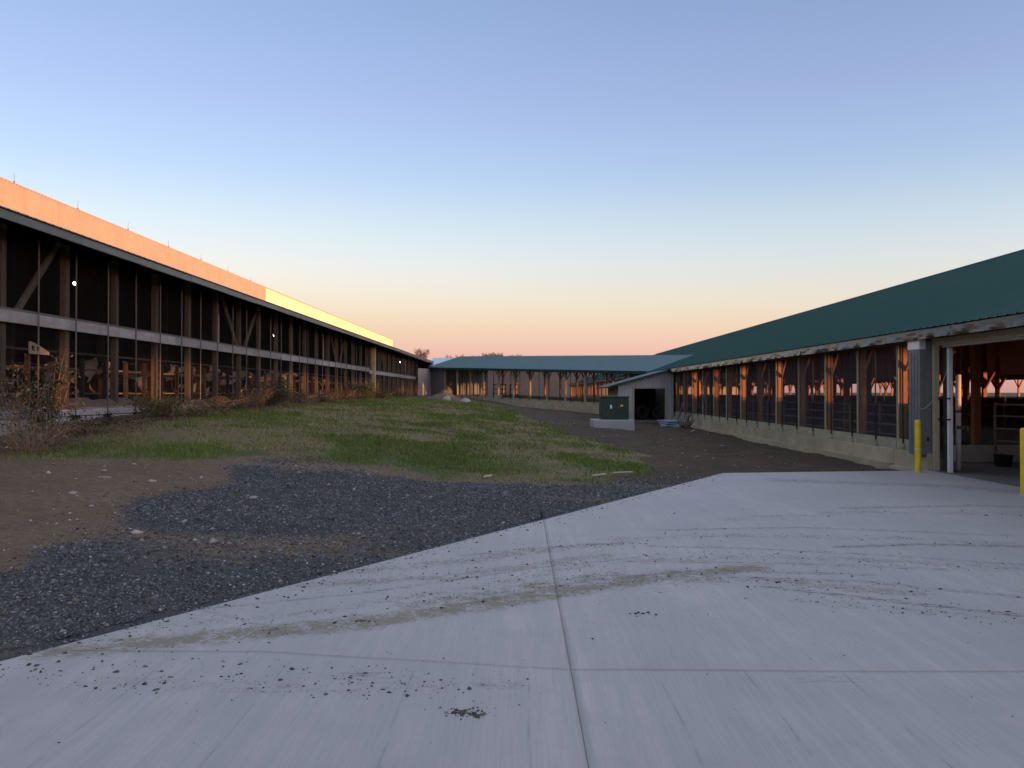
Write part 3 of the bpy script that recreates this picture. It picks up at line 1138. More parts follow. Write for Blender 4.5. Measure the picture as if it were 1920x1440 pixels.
# gate seen through the doorway
gt = thing('pipe_gate', 'rusty five-bar pipe gate standing inside the barn doorway', 'gate', (11.6, 20.2, 0))
ga, gb = Vector((11.55, 20.25, 0)), Vector((12.25, 17.6, 0))
for p in (ga, gb):
    obj('upright', MB().tube([p, p + Vector((0, 0, 1.5))], .035, 8).mesh('gate_upright', MAT['rust'], True), gt)
for z in (.28, .58, .88, 1.18, 1.46):
    obj('bar', MB().tube([ga + Vector((0, 0, z)), gb + Vector((0, 0, z))], .026, 8).mesh('gate_bar', MAT['rust'], True), gt)
tb = MB().lathe([(0, 0), (.15, 0), (.19, .26), (.205, .27), (.19, .28), (.165, .05), (0, .05)], 18)
tag(obj('water_tub', tb.mesh('water_tub', MAT['rubber'], True), None, (11.45, 19.75, 0), scale=(1, 1.3, 1)), 'small black tub on the floor at the foot of the gate', 'tub')
tag(obj('barn_curb', MB().box(11.0, 13.6, 20.9, 21.15, -.003, .42).mesh('barn_curb', MAT['curb'], bevel=.02)), 'low concrete curb across the alley inside the doorway', 'curb')
# steel latch post inside the doorway
lp = thing('latch_post', 'round steel post with latch just inside the barn doorway', 'post', (9.87, 18.75, 0))
obj('pipe', MB().tube([(9.87, 18.75, 0), (9.87, 18.75, 2.15)], .06, 14).mesh('latch_pipe', MAT['white'], True), lp)
obj('latch', MB().box(9.80, 10.06, 18.66, 18.69, .93, 1.0).box(9.98, 10.03, 18.60, 18.66, .88, 1.0).mesh('latch', MAT['rust']), lp)
obj('collar', MB().tube([(9.87, 18.75, 1.30), (9.87, 18.75, 1.36)], .072, 14).mesh('collar', MAT['rust'], True), lp)
# rope
pts = []
for k in range(22):
    u = k / 21
    pts.append((9.0 + .46 * u, 18.70 - .55 * u, 1.38 + 1.25 * u ** 1.5 - .10 * math.sin(math.pi * u)))
for k in range(9):
    a = k / 8 * math.pi * 1.6
    pts.append((9.46 + .035 * math.sin(a), 18.15 - .03 * math.sin(a), 2.63 + .06 * (1 - math.cos(a)) - k * .02))
tag(obj('rope', MB().tube(pts, .009, 5).mesh('rope', MAT['rope'], True)), 'slack pale rope hanging from the door post to the galvanised cabinet', 'rope')

# galvanised cabinet beside the doorway
cb = thing('galvanised_cabinet', 'tall galvanised steel cabinet fixed beside the barn doorway', 'cabinet', (9.15, 19.0, .34))
obj('body', MB().box(9.0, 9.145, 18.745, 19.28, .34, 2.72).mesh('cabinet_body', MAT['galv'], bevel=.01), cb)
obj('side_panel', MB().box(9.147, 9.297, 18.75, 19.27, .30, 2.90).mesh('cabinet_side', MAT['galv'], bevel=.006), cb)
obj('cap', MB().box(8.985, 9.14, 18.735, 19.29, 2.721, 2.95).mesh('cabinet_cap', MAT['galvb'], bevel=.012), cb)
for yy in (18.86, 19.0, 19.14):
    obj('rib', MB().box(8.988, 8.999, yy - .018, yy + .018, .6, 2.68).mesh('cabinet_rib', MAT['galv'], bevel=.004), cb)
obj('socket', MB().box(9.16, 9.21, 18.735, 18.749, .66, .74).mesh('socket', MAT['rubber']), cb)


def bollard(loc, label, lean=0):
    t = thing('bollard', label, 'bollard', loc, 0, 'yellow bollards by the barn doorway')
    obj('post', MB().lathe([(.066, -.01), (.066, 1.1), (.062, 1.128), (.045, 1.143), (.0, 1.15)], 24).mesh('bollard_post', MAT['yellow'], True), t, loc)
    obj('base_collar', MB().lathe([(.0, .012), (.066, .012), (.085, .012), (.105, .0)], 24).mesh('bollard_collar', MAT['pad'], True), t, loc)
    return t


b1 = bollard((8.77, 18.35, 0), 'yellow bollard in front of the galvanised cabinet at the slab edge')
obj('wire_ring', MB().tube([(8.77 + .07 * math.cos(a), 18.35 + .07 * math.sin(a), .50) for a in np.linspace(0, 6.28, 17)] + [(8.67, 18.3, .52)], .005, 5).mesh('wire_ring', MAT['galvb']), b1)
bollard((8.61, 14.23, 0), 'nearer yellow bollard cut by the right edge of the picture')

# ================================================================== SHED against the right barn
SH = thing('lean_to_shed', 'white metal lean-to shed with open dark doorway beside the green barn', 'shed', (7.6, 49.8, 0))
SY = 49.8
pitch_s = (3.22 - 2.13) / (9.1 - 5.2)


def shed_top(x):
    return 2.10 + pitch_s * (x - 5.2) - .05


def front_panel(x0, x1, z0):
    """ribbed panel in the x-z plane at y=SY facing -y with a sloped top"""
    m = MB()
    n = max(2, int(round((x1 - x0) / .23)))
    p = (x1 - x0) / n
    prof = []
    for k in range(n):
        x = x0 + k * p
        prof += [(x, 0), (x + p * .62, 0), (x + p * .72, 1), (x + p * .9, 1)]
    prof.append((x1, 0))
    for (x, h) in prof:
        m.v += [(x, -h * .02, z0), (x, -h * .02, shed_top(x))]
    for k in range(len(prof) - 1):
        m.f.append((2 * k, 2 * k + 2, 2 * k + 3, 2 * k + 1))
    return m.mesh('wall_panel', MAT['siding'])


for (a, c, z0) in ((5.93, 6.80, .1), (8.76, 9.1, .1), (6.80, 7.78, 1.98), (7.78, 8.76, 1.98)):
    obj('wall_panel', front_panel(a, c, z0), SH, (0, SY, 0))
obj('side_wall', wall_panel_mesh('side_wall', 6.0, .1, shed_top(5.93), 26, MAT['siding'], facing=-1), SH, (5.93, SY, 0))
obj('inner_wall', MB().box(9.101, 9.14, SY - .4, SY + 6.1, 0, 3.1).mesh('shed_inner', MAT['siding']), SH)  # added to keep sun crossing the barn out of the shed
obj('back_wall', MB().box(5.95, 9.1, SY + 6, SY + 6.1, 0, 2.2).mesh('shed_back', MAT['darkwood']), SH)
obj('shed_floor', MB().box(5.9, 9.1, SY - .5, SY + 6, -.2, .08).mesh('shed_floor', MAT['floor'], bevel=.01), SH)
for (x0, x1, z0, z1) in ((6.76, 6.86, .08, 1.99), (8.70, 8.80, .08, 1.99), (6.76, 8.80, 1.99, 2.07)):
    obj('door_frame', MB().box(x0, x1, SY - .06, SY + .1, z0, z1).mesh('shed_door_frame', MAT['treated']), SH)
obj('roof', MB().add([(5.15, SY - .45, 2.10), (9.2, SY - .45, 3.23), (9.2, SY + 6.2, 3.23), (5.15, SY + 6.2, 2.10),
                      (5.15, SY - .45, 2.0), (9.2, SY - .45, 3.13), (9.2, SY + 6.2, 3.13), (5.15, SY + 6.2, 2.0)],
                     [(0, 1, 2, 3), (7, 6, 5, 4), (0, 4, 5, 1), (3, 2, 6, 7), (0, 3, 7, 4)]).mesh('shed_roof', MAT['green']), SH)
obj('corner_trim', MB().box(5.90, 5.99, SY - .035, SY - .0225, .1, shed_top(5.93)).mesh('corner_trim', MAT['siding']), SH)


def tyre(name, label, loc, rot, r=.45, w=.28):
    prof = [(r * .55, -w / 2), (r * .9, -w / 2), (r, -w * .3), (r, w * .3), (r * .9, w / 2), (r * .55, w / 2), (r * .5, 0), (r * .55, -w / 2)]
    o = obj(name, MB().lathe(prof, 26).mesh('tyre', MAT['rubber'], True), None, loc, rot)
    return tag(o, label, 'tyre')


tyre('tyre', 'left one of two dark tyres standing inside the shed doorway', (7.5, SY + 1.2, .53), (R(90), 0, R(18)))
tyre('tyre', 'right one of two dark tyres standing inside the shed doorway', (8.5, SY + .9, .50), (R(86), 0, R(-12)), .42)

# ================================================================== transformer on its pad
TR = thing('transformer_box', 'dark green transformer box on a concrete pad by the shed', 'transformer', (4.75, 41.9, .40))
obj('cabinet', MB().box(4.05, 5.42, 41.3, 42.5, .40, 1.50).mesh('transformer_cabinet', MAT['trans'], bevel=.015), TR)
obj('lid', MB().box(4.0, 5.46, 41.24, 42.55, 1.502, 1.57).mesh('transformer_lid', MAT['trans'], bevel=.015), TR)
obj('warning_sticker', MB().box(4.49, 4.58, 41.291, 41.297, .95, 1.13).mesh('white_sticker', MAT['labelw']), TR)
obj('warning_sticker', MB().box(5.0, 5.13, 41.291, 41.297, 1.05, 1.14).mesh('orange_sticker', MAT['labelo']), TR)
obj('door_seam', MB().box(4.86, 4.872, 41.292, 41.2985, .44, 1.47).mesh('door_seam', MAT['rubber']), TR)
obj('handle', MB().box(4.9, 4.93, 41.26, 41.299, .95, 1.06).mesh('handle', MAT['galv']), TR)
tag(obj('concrete_pad', MB().box(3.62, 5.62, 40.7, 43.0, -.15, .398).mesh('concrete_pad', MAT['pad'], bevel=.02)), 'pale concrete pad under the green transformer box', 'pad')
st = thing('sheet_stack', 'small stack of pale blue metal sheets by the barn wall', 'sheets', (8.25, 45.0, -.1))
for k in range(4):
    obj('sheet', MB().box(-.5, .5, -.9, .9, 0, .05).mesh('sheet', MAT['sheet'], bevel=.01), st, (8.15 + .03 * k, 44.9 + .05 * k, -.06 + .085 * k), (R(3 - k), R(-7 + 2 * k), R(6 * k - 6)))

# ================================================================== LEFT BARN
XL = -10.6
FL = 1.33
LB = thing('old_barn', 'long weathered open-sided barn with tall metal clerestory on the left', 'barn', (XL, 17, FL))
LY0, LY1 = 6., 164.
obj('roof', ribbed(LY0, LY1, .3, (-9.68, 5.22), (-24.9, 10.22), mat=MAT['fascl'], name='old_barn_roof'), LB)
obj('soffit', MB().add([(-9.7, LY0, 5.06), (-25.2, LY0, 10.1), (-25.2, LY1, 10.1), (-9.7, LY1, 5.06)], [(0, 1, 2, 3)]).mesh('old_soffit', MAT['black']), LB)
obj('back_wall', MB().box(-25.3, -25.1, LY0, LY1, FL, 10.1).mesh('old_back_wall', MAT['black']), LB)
for yy in (LY0, LY1):
    obj('gable_wall', MB().add([(XL, yy, FL), (-25.2, yy, FL), (-25.2, yy, 10.1), (XL, yy, 5.3)], [(0, 1, 2, 3)]).mesh('old_gable', MAT['oldwood']), LB)
obj('floor', MB().box(-25.2, -10.62, LY0, LY1, 1.0, FL - .03).mesh('old_floor', MAT['floor']), LB)
# fascia lengths
fas = MB().box(-.02, .02, .004, 3.046, 0, .175).mesh('fascia_board', MAT['fascl'], bevel=.004)
y = LY0
while y < LY1 - 3:
    obj('fascia_board', fas, LB, (-9.7 + random.uniform(-.006, .006), y, 5.02 + random.uniform(-.006, .006)), (0, 0, 0))
    y += 3.05
obj('drip_edge', MB().box(-9.76, -9.66, LY0, LY1, 5.198, 5.212).mesh('drip_edge', MAT['black']), LB)
# clerestory: dull sheets near, bright new sheets beyond
PW = .914
pm1 = wall_panel_mesh('clerestory_panel', PW, 10.1, 12.06, 3, MAT['mon'], depth=.11)
pm2 = wall_panel_mesh('clerestory_panel', PW, 10.1, 12.06, 4, MAT['monb'], depth=.014)
y = 26.
while y < 162:
    obj('clerestory_panel', pm1 if y < 80.8 else pm2, LB, (-25.0, y, 0))
    y += PW
obj('clerestory_cap', MB().box(-25.6, -24.93, 26, 162.2, 12.05, 12.10).mesh('clerestory_cap', MAT['mon']), LB)
obj('clerestory_end', MB().box(-25.6, -25.03, 162.0, 162.2, 10.1, 12.05).mesh('clerestory_end', MAT['monb']), LB)
lrod = MB().tube([(0, 0, 0), (0, 0, .06), (0, 0, .12), (0, 0, .5)], [.04, .04, .010, .005], 6).mesh('lightning_rod', MAT['rodg'])
for y in (34.6, 40.6, 46.5, 52.5, 58.6, 64.6, 70.6, 76.6):
    obj('lightning_rod', lrod, LB, (-25.0, y, 12.1))
# posts, rails and curtain rods
lpost = boxmesh('wall_post', .15, .16, 3.9, MAT['oldwood'], .008)
for k in range(-4, 28):
    y = 16.97 + 2.41 * k
    if abs(y - 59.5) < 1.1:
        continue
    obj('wall_post', lpost, LB, (XL - .12, y, FL))
bigp = boxmesh('wall_post', .34, .36, 3.85, MAT['found'])
obj('wall_post', bigp, LB, (XL + .06, 59.4, 1.2))
obj('wall_post', boxmesh('wall_post', .3, .5, 3.9, MAT['darkwood']), LB, (XL, 84.2, 1.2))
nl = MB().add([(0, 0, 0), (0, 3.02, 0), (0, 3.02, 3.75), (0, 0, 3.75)], [(0, 1, 2, 3)]).mesh('netting_panel', MAT['scrl'])
for k in range(26):
    obj('netting_panel', nl, LB, (XL + .0, 6.2 + 3.02 * k, FL + .02))
rl = MB().box(-.03, .03, .003, 3.64, 0, .25).mesh('rail_board', MAT['rail'], bevel=.006)
rt = MB().box(-.09, .05, 0, 3.645, 0, .05).mesh('rail_cap', MAT['railtop'])
y = 7.
while y < 82.5:
    dz = 0 if y < 58 else -.13
    if not (57.2 < y < 59.6 and False):
        obj('rail_board', rl, LB, (XL + .04, y, 3.20 + dz))
        obj('rail_cap', rt, LB, (XL + .02, y, 3.452 + dz))
    y += 3.645
lrodm = MB().tube([(0, 0, 0), (0, 0, 3.85)], .018, 6).mesh('curtain_rod', MAT['rodg'])
lbrk = MB().box(-.03, .07, -.09, .09, 0, .12).mesh('rod_bracket', MAT['rubber'], bevel=.01)
for k in range(-6, 27):
    y = 17.85 + 1.52 * k
    q = obj('curtain_rod', lrodm, LB, (XL + .16, y, 1.22))
    if k < 6:
        obj('rod_bracket', lbrk, q, (XL + .16, y, 1.10))
vp = MB().box(-.04, .04, -.04, .04, 0, 3.7).mesh('stud', MAT['oldwood'])
for k in range(19):
    obj('stud', vp, LB, (XL - .03, 60.7 + 1.21 * k, FL))
for k in (0, 5, 6, 12, 13, 19):
    y = 16.97 + 2.41 * k
    s = 1 if k in (0, 6, 13) else -1
    m = MB().beam((XL - .04, y + .4 if s > 0 else y + 2.0, 3.45), (XL - .04, y + 2.0 if s > 0 else y + .4, 5.2), .06, .15)
    obj('brace', m.mesh('brace', MAT['oldwood']), LB)
fpan = MB().box(-.10, .10, .004, 2.996, .3, 1.18).mesh('foundation_panel', MAT['pad'])
bpan = MB().box(-.06, .06, .003, 2.997, 1.20, 1.345).mesh('base_board', MAT['rail'], bevel=.01)
for k in range(27):
    y = 6 + 3 * k
    obj('foundation_panel', fpan, LB, (XL, y, 0))
    obj('base_board', bpan, LB, (XL, y, 0))
# inner columns and pipes
ic = boxmesh('column', .22, .22, 5.3, MAT['darkwood'])
for k in range(26):
    obj('column', ic, LB, (-16.4, 12 + 4.82 * k * .6, FL))
for (x, z) in ((-11.7, 2.78), (-12.9, 2.35), (-14.6, 2.6)):
    obj('neck_rail', MB().tube([(x, 8, z), (x, 84, z)], .03, 6).mesh('neck_rail', MAT['rodg']), LB)
for y in (30.9, 47.5):
    obj('conduit', MB().tube([(-11.3, y, 3.5), (-11.3, y, 4.9), (-11.35, y + .15, 5.05)], .035, 6).mesh('conduit', MAT['white']), LB)
# bedding kicked up along the front of the stalls: nobody could count it


def bedding():
    xs = np.linspace(-11.15, -10.55, 9)
    ys = np.arange(10, 84, .12)
    X, Y = np.meshgrid(xs, ys)
    prof = np.sin(np.pi * (X - xs[0]) / (xs[-1] - xs[0])) ** .6
    Z = FL - .05 + prof * (.10 + .40 * np.clip(fbm(X * .6, Y * .8, 91, 2) - .25, 0, 1) + .08 * fbm(X * 4, Y * 4, 5))
    v = np.stack([X.ravel(), Y.ravel(), Z.ravel()], 1)
    nx = len(xs)
    i = np.arange(nx - 1)[None, :] + np.arange(len(ys) - 1)[:, None] * nx
    f = np.stack([i, i + 1, i + nx + 1, i + nx], -1).reshape(-1, 4)
    me = np_mesh('bedding', v, f, MAT['bed'])
    me.polygons.foreach_set('use_smooth', np.ones(len(me.polygons), bool))
    stuff(obj('bedding', me), 'lumpy sandy bedding heaped along the open front of the old barn', 'bedding')


bedding()

# stall dividers
dv_post = boxmesh('divider_post', .1, .1, 1.32, MAT['stallwood'])
loop = []
for k in range(9):
    a = -math.pi / 2 + math.pi * k / 8
    loop.append((-1.35 - .33 * math.cos(a), 0, .72 + .33 * math.sin(a)))
loop = [(0, 0, .39)] + loop + [(0, 0, 1.05)]
dv_loop = MB().tube(loop, .03, 6).mesh('divider_loop', MAT['rust'], True)
for k in range(46):
    y = 14.6 + 1.22 * k
    t = thing('stall_divider', 'pipe stall divider in the row along the front of the old barn', 'divider', (-11.7, y, FL), 0, 'stall dividers in the old barn')
    obj('post', dv_post, t, (-11.65, y, FL))
    obj('loop', dv_loop, t, (-11.7, y, FL))


# lamps
def lamp(loc, label, r=.09):
    t = thing('barn_lamp', label, 'lamp', loc)
    obj('housing', MB().lathe([(.0, .12), (.06, .12), (r, .03), (r * 1.05, 0)], 14).mesh('lamp_housing', MAT['lamphouse'], True), t, loc)
    obj('lens', MB().lathe([(r * 1.0, 0), (r * .8, -.05), (0, -.075)], 14).mesh('lamp_lens', MAT['lamp'], True), t, loc)


lamp((-12.0, 22.2, 4.72), 'lit white lamp under the old barn roof at the far left', .05)
lamp((-11.0, 76.4, 4.58), 'lit white lamp near the far end of the old barn', .14)
lamp((-13.5, 45.3, 4.9), 'small lit lamp deep in the middle of the old barn', .035)

# pale plate with two holes leaning in the weeds
pl = MB()
m3 = [(0, 0), (.0, .62), (.18, .60), (1.05, .16), (1.08, .02)]
hole1 = [(.10, .16), (.10, .42), (.28, .42), (.28, .16)]
hole2 = [(.38, .16), (.38, .40), (.52, .34), (.52, .16)]
# strips around the two holes, 3 cm thick
for (x0, x1, z0, z1) in ((0, 1.08, 0, .16), (0, .10, .16, .62), (.10, .28, .42, .58), (.28, .38, .16, .53), (.38, .52, .40, .47)):
    pl.box(x0, x1, 0, .03, z0, z1)
pl.add([(.52, 0, .16), (1.06, 0, .16), (.52, 0, .44), (.52, .03, .16), (1.06, .03, .16), (.52, .03, .44)], [(0, 1, 2), (5, 4, 3), (0, 3, 4, 1), (1, 4, 5, 2), (2, 5, 3, 0)])
tag(obj('holed_plate', pl.mesh('holed_plate', MAT['bed']), None, (-10.33, 17.35, 2.57), (0, 0, R(90)), (.68, 1, .42)), 'pale triangular plate with two holes behind the tall weeds', 'plate')

# ================================================================== right barn beyond the connector
for k in range(18, 54):
    y = 20.41 + BAY * k
    obj('wall_post', post_m, RB, (XR + .07, y, .62))
obj('foundation_panel', MB().box(9.16, 9.4, 20.41 + BAY * 18, 151, -.3, .376).mesh('foundation_far', MAT['found']), RB)
obj('eave_flashing', MB().box(8.90, 8.93, 66.5, 152, 2.94, 3.15).mesh('eave_far', MAT['fasc']), RB)

# ================================================================== CONNECTOR between the barns
U = Vector((.537, -.8436, 0)).normalized()
CN = thing('connecting_barn', 'low open-sided connecting barn with blue-green roof between the two long barns', 'barn', (-7.7, 85.4, 0), math.atan2(U.y, U.x))
CN['local'] = True
BS = 2.66
sill_z = lambda s: 1.53 - .022 * s
head_z = lambda s: 4.02 - .031 * s
eave_z = lambda s: 4.27 - .034 * s
S0, S1 = -3.43, 36.


def sloped(s0, s1, y0, y1, fa, fb, name, mat, parent=CN):
    """box between s0 and s1 whose bottom and top follow functions of s"""
    m = MB().add([(s0, y0, fa(s0)), (s1, y0, fa(s1)), (s1, y1, fa(s1)), (s0, y1, fa(s0)),
                  (s0, y0, fb(s0)), (s1, y0, fb(s1)), (s1, y1, fb(s1)), (s0, y1, fb(s0))],
                 [(0, 3, 2, 1), (4, 5, 6, 7), (0, 1, 5, 4), (1, 2, 6, 5), (2, 3, 7, 6), (3, 0, 4, 7)])
    return obj(name, m.mesh(name, mat), parent)


def conn_roof(y0, dz0, y1, dz1):
    n = int((S1 - S0) / .3)
    p = (S1 - S0) / n
    prof = []
    for k in range(n):
        a = S0 + k * p
        prof += [(a, 0), (a + p * .8, 0), (a + p * .86, .02), (a + p * .94, .02)]
    prof.append((S1, 0))
    m = MB()
    for (a, h) in prof:
        m.v += [(a, y0, eave_z(a) + dz0 + h), (a, y1, eave_z(a) + dz1 + h)]
    for k in range(len(prof) - 1):
        m.f.append((2 * k, 2 * k + 2, 2 * k + 3, 2 * k + 1))
    return m.mesh('roof', MAT['greenb'])


obj('roof', conn_roof(-.45, .06, 3.5, 1.3), CN)
obj('roof', conn_roof(7.45, .06, 3.5, 1.3), CN)
sloped(S0, 33, -.46, -.43, lambda s: eave_z(s) - .17, lambda s: eave_z(s) + .05, 'fascia_board', MAT['trans'])
dkm = MB()
for (y, dz) in ((-.4, -.06), (3.5, 1.18), (7.4, -.06)):
    for a in (S0 + .05, 30.5):
        dkm.v.append((a, y, eave_z(a) + dz))
dkm.f += [(0, 1, 3, 2), (2, 3, 5, 4)]
obj('ceiling', dkm.mesh('connector_ceiling', MAT['deck']), CN)
sloped(-3.3, 31, .2, 6.9, lambda s: sill_z(s) - .5, lambda s: sill_z(s) - .3, 'floor', MAT['floor'])
for side in (0, 1):
    yb = 0 if side == 0 else 7.0
    for k in range(0, 12):
        s0, s1 = BS * k + .006, BS * (k + 1) - .006
        sloped(s0, s1, yb - .12, yb + .12, lambda s: sill_z(s) - 1.6, lambda s: sill_z(s) - .17, 'foundation_panel', MAT['found'])
        sloped(s0, s1, yb - .10, yb - .04, lambda s: sill_z(s) - .168, lambda s: sill_z(s) + .02, 'sill_board', MAT['sill'])
        s = BS * k
        zc = sill_z(s) + .0
        pm = MB().box(-.08, .08, -.08, .08, zc, head_z(s) + .2)
        obj('wall_post', pm.mesh('wall_post', MAT['pine'] if side else MAT['treated']), CN, (s, yb, 0))
        bm2 = MB()
        for q in (-1, 1):
            bm2.beam((q * .08, 0, head_z(s) - .6), (q * .6, 0, head_z(s) + .1), .05, .09)
        obj('post_brace', bm2.mesh('post_brace', MAT['pine']), CN, (s, yb + .05, 0))
        if side == 0:
            m = MB().add([(BS * k, -.03, sill_z(BS * k)), (BS * (k + 1), -.03, sill_z(BS * (k + 1))), (BS * (k + 1), -.03, head_z(BS * (k + 1)) + .2), (BS * k, -.03, head_z(BS * k) + .2)], [(0, 1, 2, 3)])
            obj('netting_panel', m.mesh('netting_panel', MAT['scrc']), CN)
    if side == 0:
        for k in range(21):
            s = .9 + 1.52 * k
            obj('curtain_strap', MB().tube([(s, -.16, sill_z(s) - .1), (s, -.16, head_z(s) + .2)], .028, 6).mesh('curtain_strap', MAT['rodb']), CN)
# solid end bay and the end wall
n = 14
m = MB()
for k in range(n):
    a = -3.3 + 3.25 * k / n
    p = 3.25 / n
    for (q, h) in ((0, 0), (.62 * p, 0), (.72 * p, 1), (.9 * p, 1)):
        m.v += [(a + q, -.06 - h * .025, sill_z(a) - .25), (a + q, -.06 - h * .025, head_z(a) + .25)]
for k in range(len(m.v) // 2 - 1):
    m.f.append((2 * k, 2 * k + 2, 2 * k + 3, 2 * k + 1))
obj('end_wall', m.mesh('end_wall', MAT['sidingd']), CN)
obj('end_wall', MB().box(-3.32, -3.25, 0, 7, 1.1, 4.2).mesh('gable_end', MAT['sidingd']), CN)
obj('foundation_panel', MB().box(-3.35, 0, -.1, .1, .8, 1.33).mesh('foundation_end', MAT['found']), CN)

# gates standing in the connector
for j, (s, lab) in enumerate(((BS * 3.3, 'left one of two dark barred panels inside the connecting barn'), (BS * 4.25, 'right one of two dark barred panels inside the connecting barn'))):
    p = Vector((-7.7, 85.4, 0)) + U * s + Vector((.8436, .537, 0)) * 1.2
    t = thing('barred_panel', lab, 'panel', (p.x, p.y, sill_z(s) - .3), math.atan2(U.y, U.x) + R(8 * (1 - 2 * j)))
    t['local'] = True
    for x in (-.95, 0, .95):
        obj('upright', MB().tube([(x, 0, 0), (x * .93, .1, 1.5)], .05, 6).mesh('panel_upright', MAT['rubber']), t)
    for z in (.15, .6, 1.05, 1.48):
        obj('bar', MB().tube([(-.97, .04, z), (.97, .04, z)], .045, 6).mesh('panel_bar', MAT['rubber']), t)

# link building that closes the gap to the old barn
LK = thing('link_building', 'small pale metal link building with zinc roof at the old barn end', 'building', (-9.9, 87, 1.3))
a, c = Vector((-10.42, 84.6, 0)), Vector((-9.42, 88.3, 0))
d = c - a
m = MB()
nn = 17
for k in range(nn):
    for (q, h) in ((0, 0), (.62, 0), (.72, 1), (.9, 1)):
        p = a + d * ((k + q) / nn) + Vector((.965, -.26, 0)) * (.022 * h)
        m.v += [(p.x, p.y, 1.42), (p.x, p.y, 4.25)]
for k in range(len(m.v) // 2 - 1):
    m.f.append((2 * k, 2 * k + 2, 2 * k + 3, 2 * k + 1))
obj('wall', m.mesh('link_wall', MAT['siding']), LK)
obj('foundation', MB().beam((-10.38, 84.5, 1.25), (-9.38, 88.2, 1.25), .16, .34).mesh('link_foundation', MAT['found']), LK)
obj('roof', MB().add([(-9.8, 88.4, 4.34), (-5.5, 88.4, 4.34), (-5.5, 96, 5.77), (-10.1, 96, 5.77), (-9.8, 88.4, 4.26), (-5.5, 88.4, 4.26), (-5.5, 96, 5.69), (-10.1, 96, 5.69)],
                     [(0, 1, 2, 3), (7, 6, 5, 4), (0, 4, 5, 1), (0, 3, 7, 4), (2, 6, 7, 3)]).mesh('link_roof', MAT['zinc']), LK)
obj('wall', MB().box(-10.0, -5.6, 95.8, 96, 1, 5.68).mesh('link_back', MAT['sidingd']), LK)


# ================================================================== distant hill and its trees
def hill_z(x, y):
    base = np.exp(-(np.clip(np.abs(x + 90) - 90, 0, 999) / 70) ** 2) * np.clip((y - 190) / 240, 0, 1)
    t = base * base * (3 - 2 * base)
    return -1 + 17.6 * t + 2.0 * (fbm(x / 60, y / 60, 13) - .5) * t


def build_hill():
    xs = np.linspace(-420, 180, 121)
    ys = np.linspace(180, 640, 70)
    X, Y = np.meshgrid(xs, ys)
    Z = hill_z(X, Y)
    v = np.stack([X.ravel(), Y.ravel(), Z.ravel()], 1)
    nx = len(xs)
    i = np.arange(nx - 1)[None, :] + np.arange(len(ys) - 1)[:, None] * nx
    f = np.stack([i, i + 1, i + nx + 1, i + nx], -1).reshape(-1, 4)
    mt = M('hill_field', (.075, .048, .032), .95, var=.35, scale=.05, dirt=(.06, .05, .03), dirt_amt=.7, dirt_scale=.03)
    me = np_mesh('hill', v, f, mt)
    me.polygons.foreach_set('use_smooth', np.ones(len(me.polygons), bool))
    struct(obj('hill', me))


build_hill()


def far_tree(x, y, h, wd, dense, label, seed):
    r = random.Random(seed)
    z = float(hill_z(np.array(x), np.array(y)))
    t = thing('bare_tree', label, 'tree', (x, y, z), 0, 'late autumn trees on the hill')
    tr = MB().tube([(0, 0, -.3), (.05, 0, h * .3), (.1, .05, h * .6), (.0, 0, h * .9)], [.16, .12, .07, .02], 5)
    cr_ = MB()
    for k in range(int(26 * dense) + 12):
        a = r.uniform(0, 6.28)
        z0 = h * r.uniform(.25, .75)
        ln = wd * r.uniform(.4, 1.0)
        e = Vector((math.cos(a) * ln, math.sin(a) * ln, z0 + h * r.uniform(.1, .38)))
        e.z = min(e.z, h)
        b = Vector((.05, 0, z0))
        tr.beam(b, e, .05, .05)
        for j in range(int(16 * dense)):
            p = b.lerp(e, r.uniform(.3, 1.05)) + Vector((r.gauss(0, .28), r.gauss(0, .28), r.gauss(0, .25)))
            q = Vector((r.gauss(0, .3), r.gauss(0, .3), r.gauss(.05, .25)))
            w2 = Vector((r.gauss(0, .08), r.gauss(0, .08), r.gauss(0, .08)))
            cr_.add([p, p + q, p + q * .5 + w2], [(0, 1, 2)])
    obj('trunk', tr.mesh('tree_trunk', MAT['trunk']), t, (x, y, z))
    obj('crown', cr_.mesh('tree_crown', MAT['twig']), t, (x, y, z))


specs = []
rr = random.Random(5)
for px in (908, 914, 921, 928, 934, 940, 947, 953, 960, 967, 974, 981):
    specs.append((px, rr.uniform(4.2, 6.2) if px < 945 else rr.uniform(3.6, 5.0), 1.7, 1.1, 'dense brown tree in the clump above the connecting barn roof'))
for px in (838, 846, 856, 866, 876, 886, 897):
    specs.append((px, rr.uniform(4.2, 5.6), 1.5, .35, 'thin bare tree on the hill left of the dense clump'))
for px in (783, 788, 793, 799):
    specs.append((px, rr.uniform(5.6, 7.4), 2.2, 1.0, 'dark tree peeping over the end of the old barn eave'))
for px in (1000, 1022, 1050):
    specs.append((px, rr.uniform(2.6, 3.6), 1.2, .5, 'small bare tree on the hill right of the dense clump'))
ORD = ('first', 'second', 'third', 'fourth', 'fifth', 'sixth', 'seventh', 'eighth', 'ninth', 'tenth', 'eleventh', 'twelfth')
seen_lb = {}
for k, (px, h, wd, dn, lb) in enumerate(specs):
    seen_lb[lb] = seen_lb.get(lb, -1) + 1
    lb = ORD[seen_lb[lb]] + ' from left: ' + lb
    Y = 428 + rr.uniform(-6, 8)
    far_tree((px - 975) / 1553 * Y, Y, h, wd, dn, lb, k + 100)


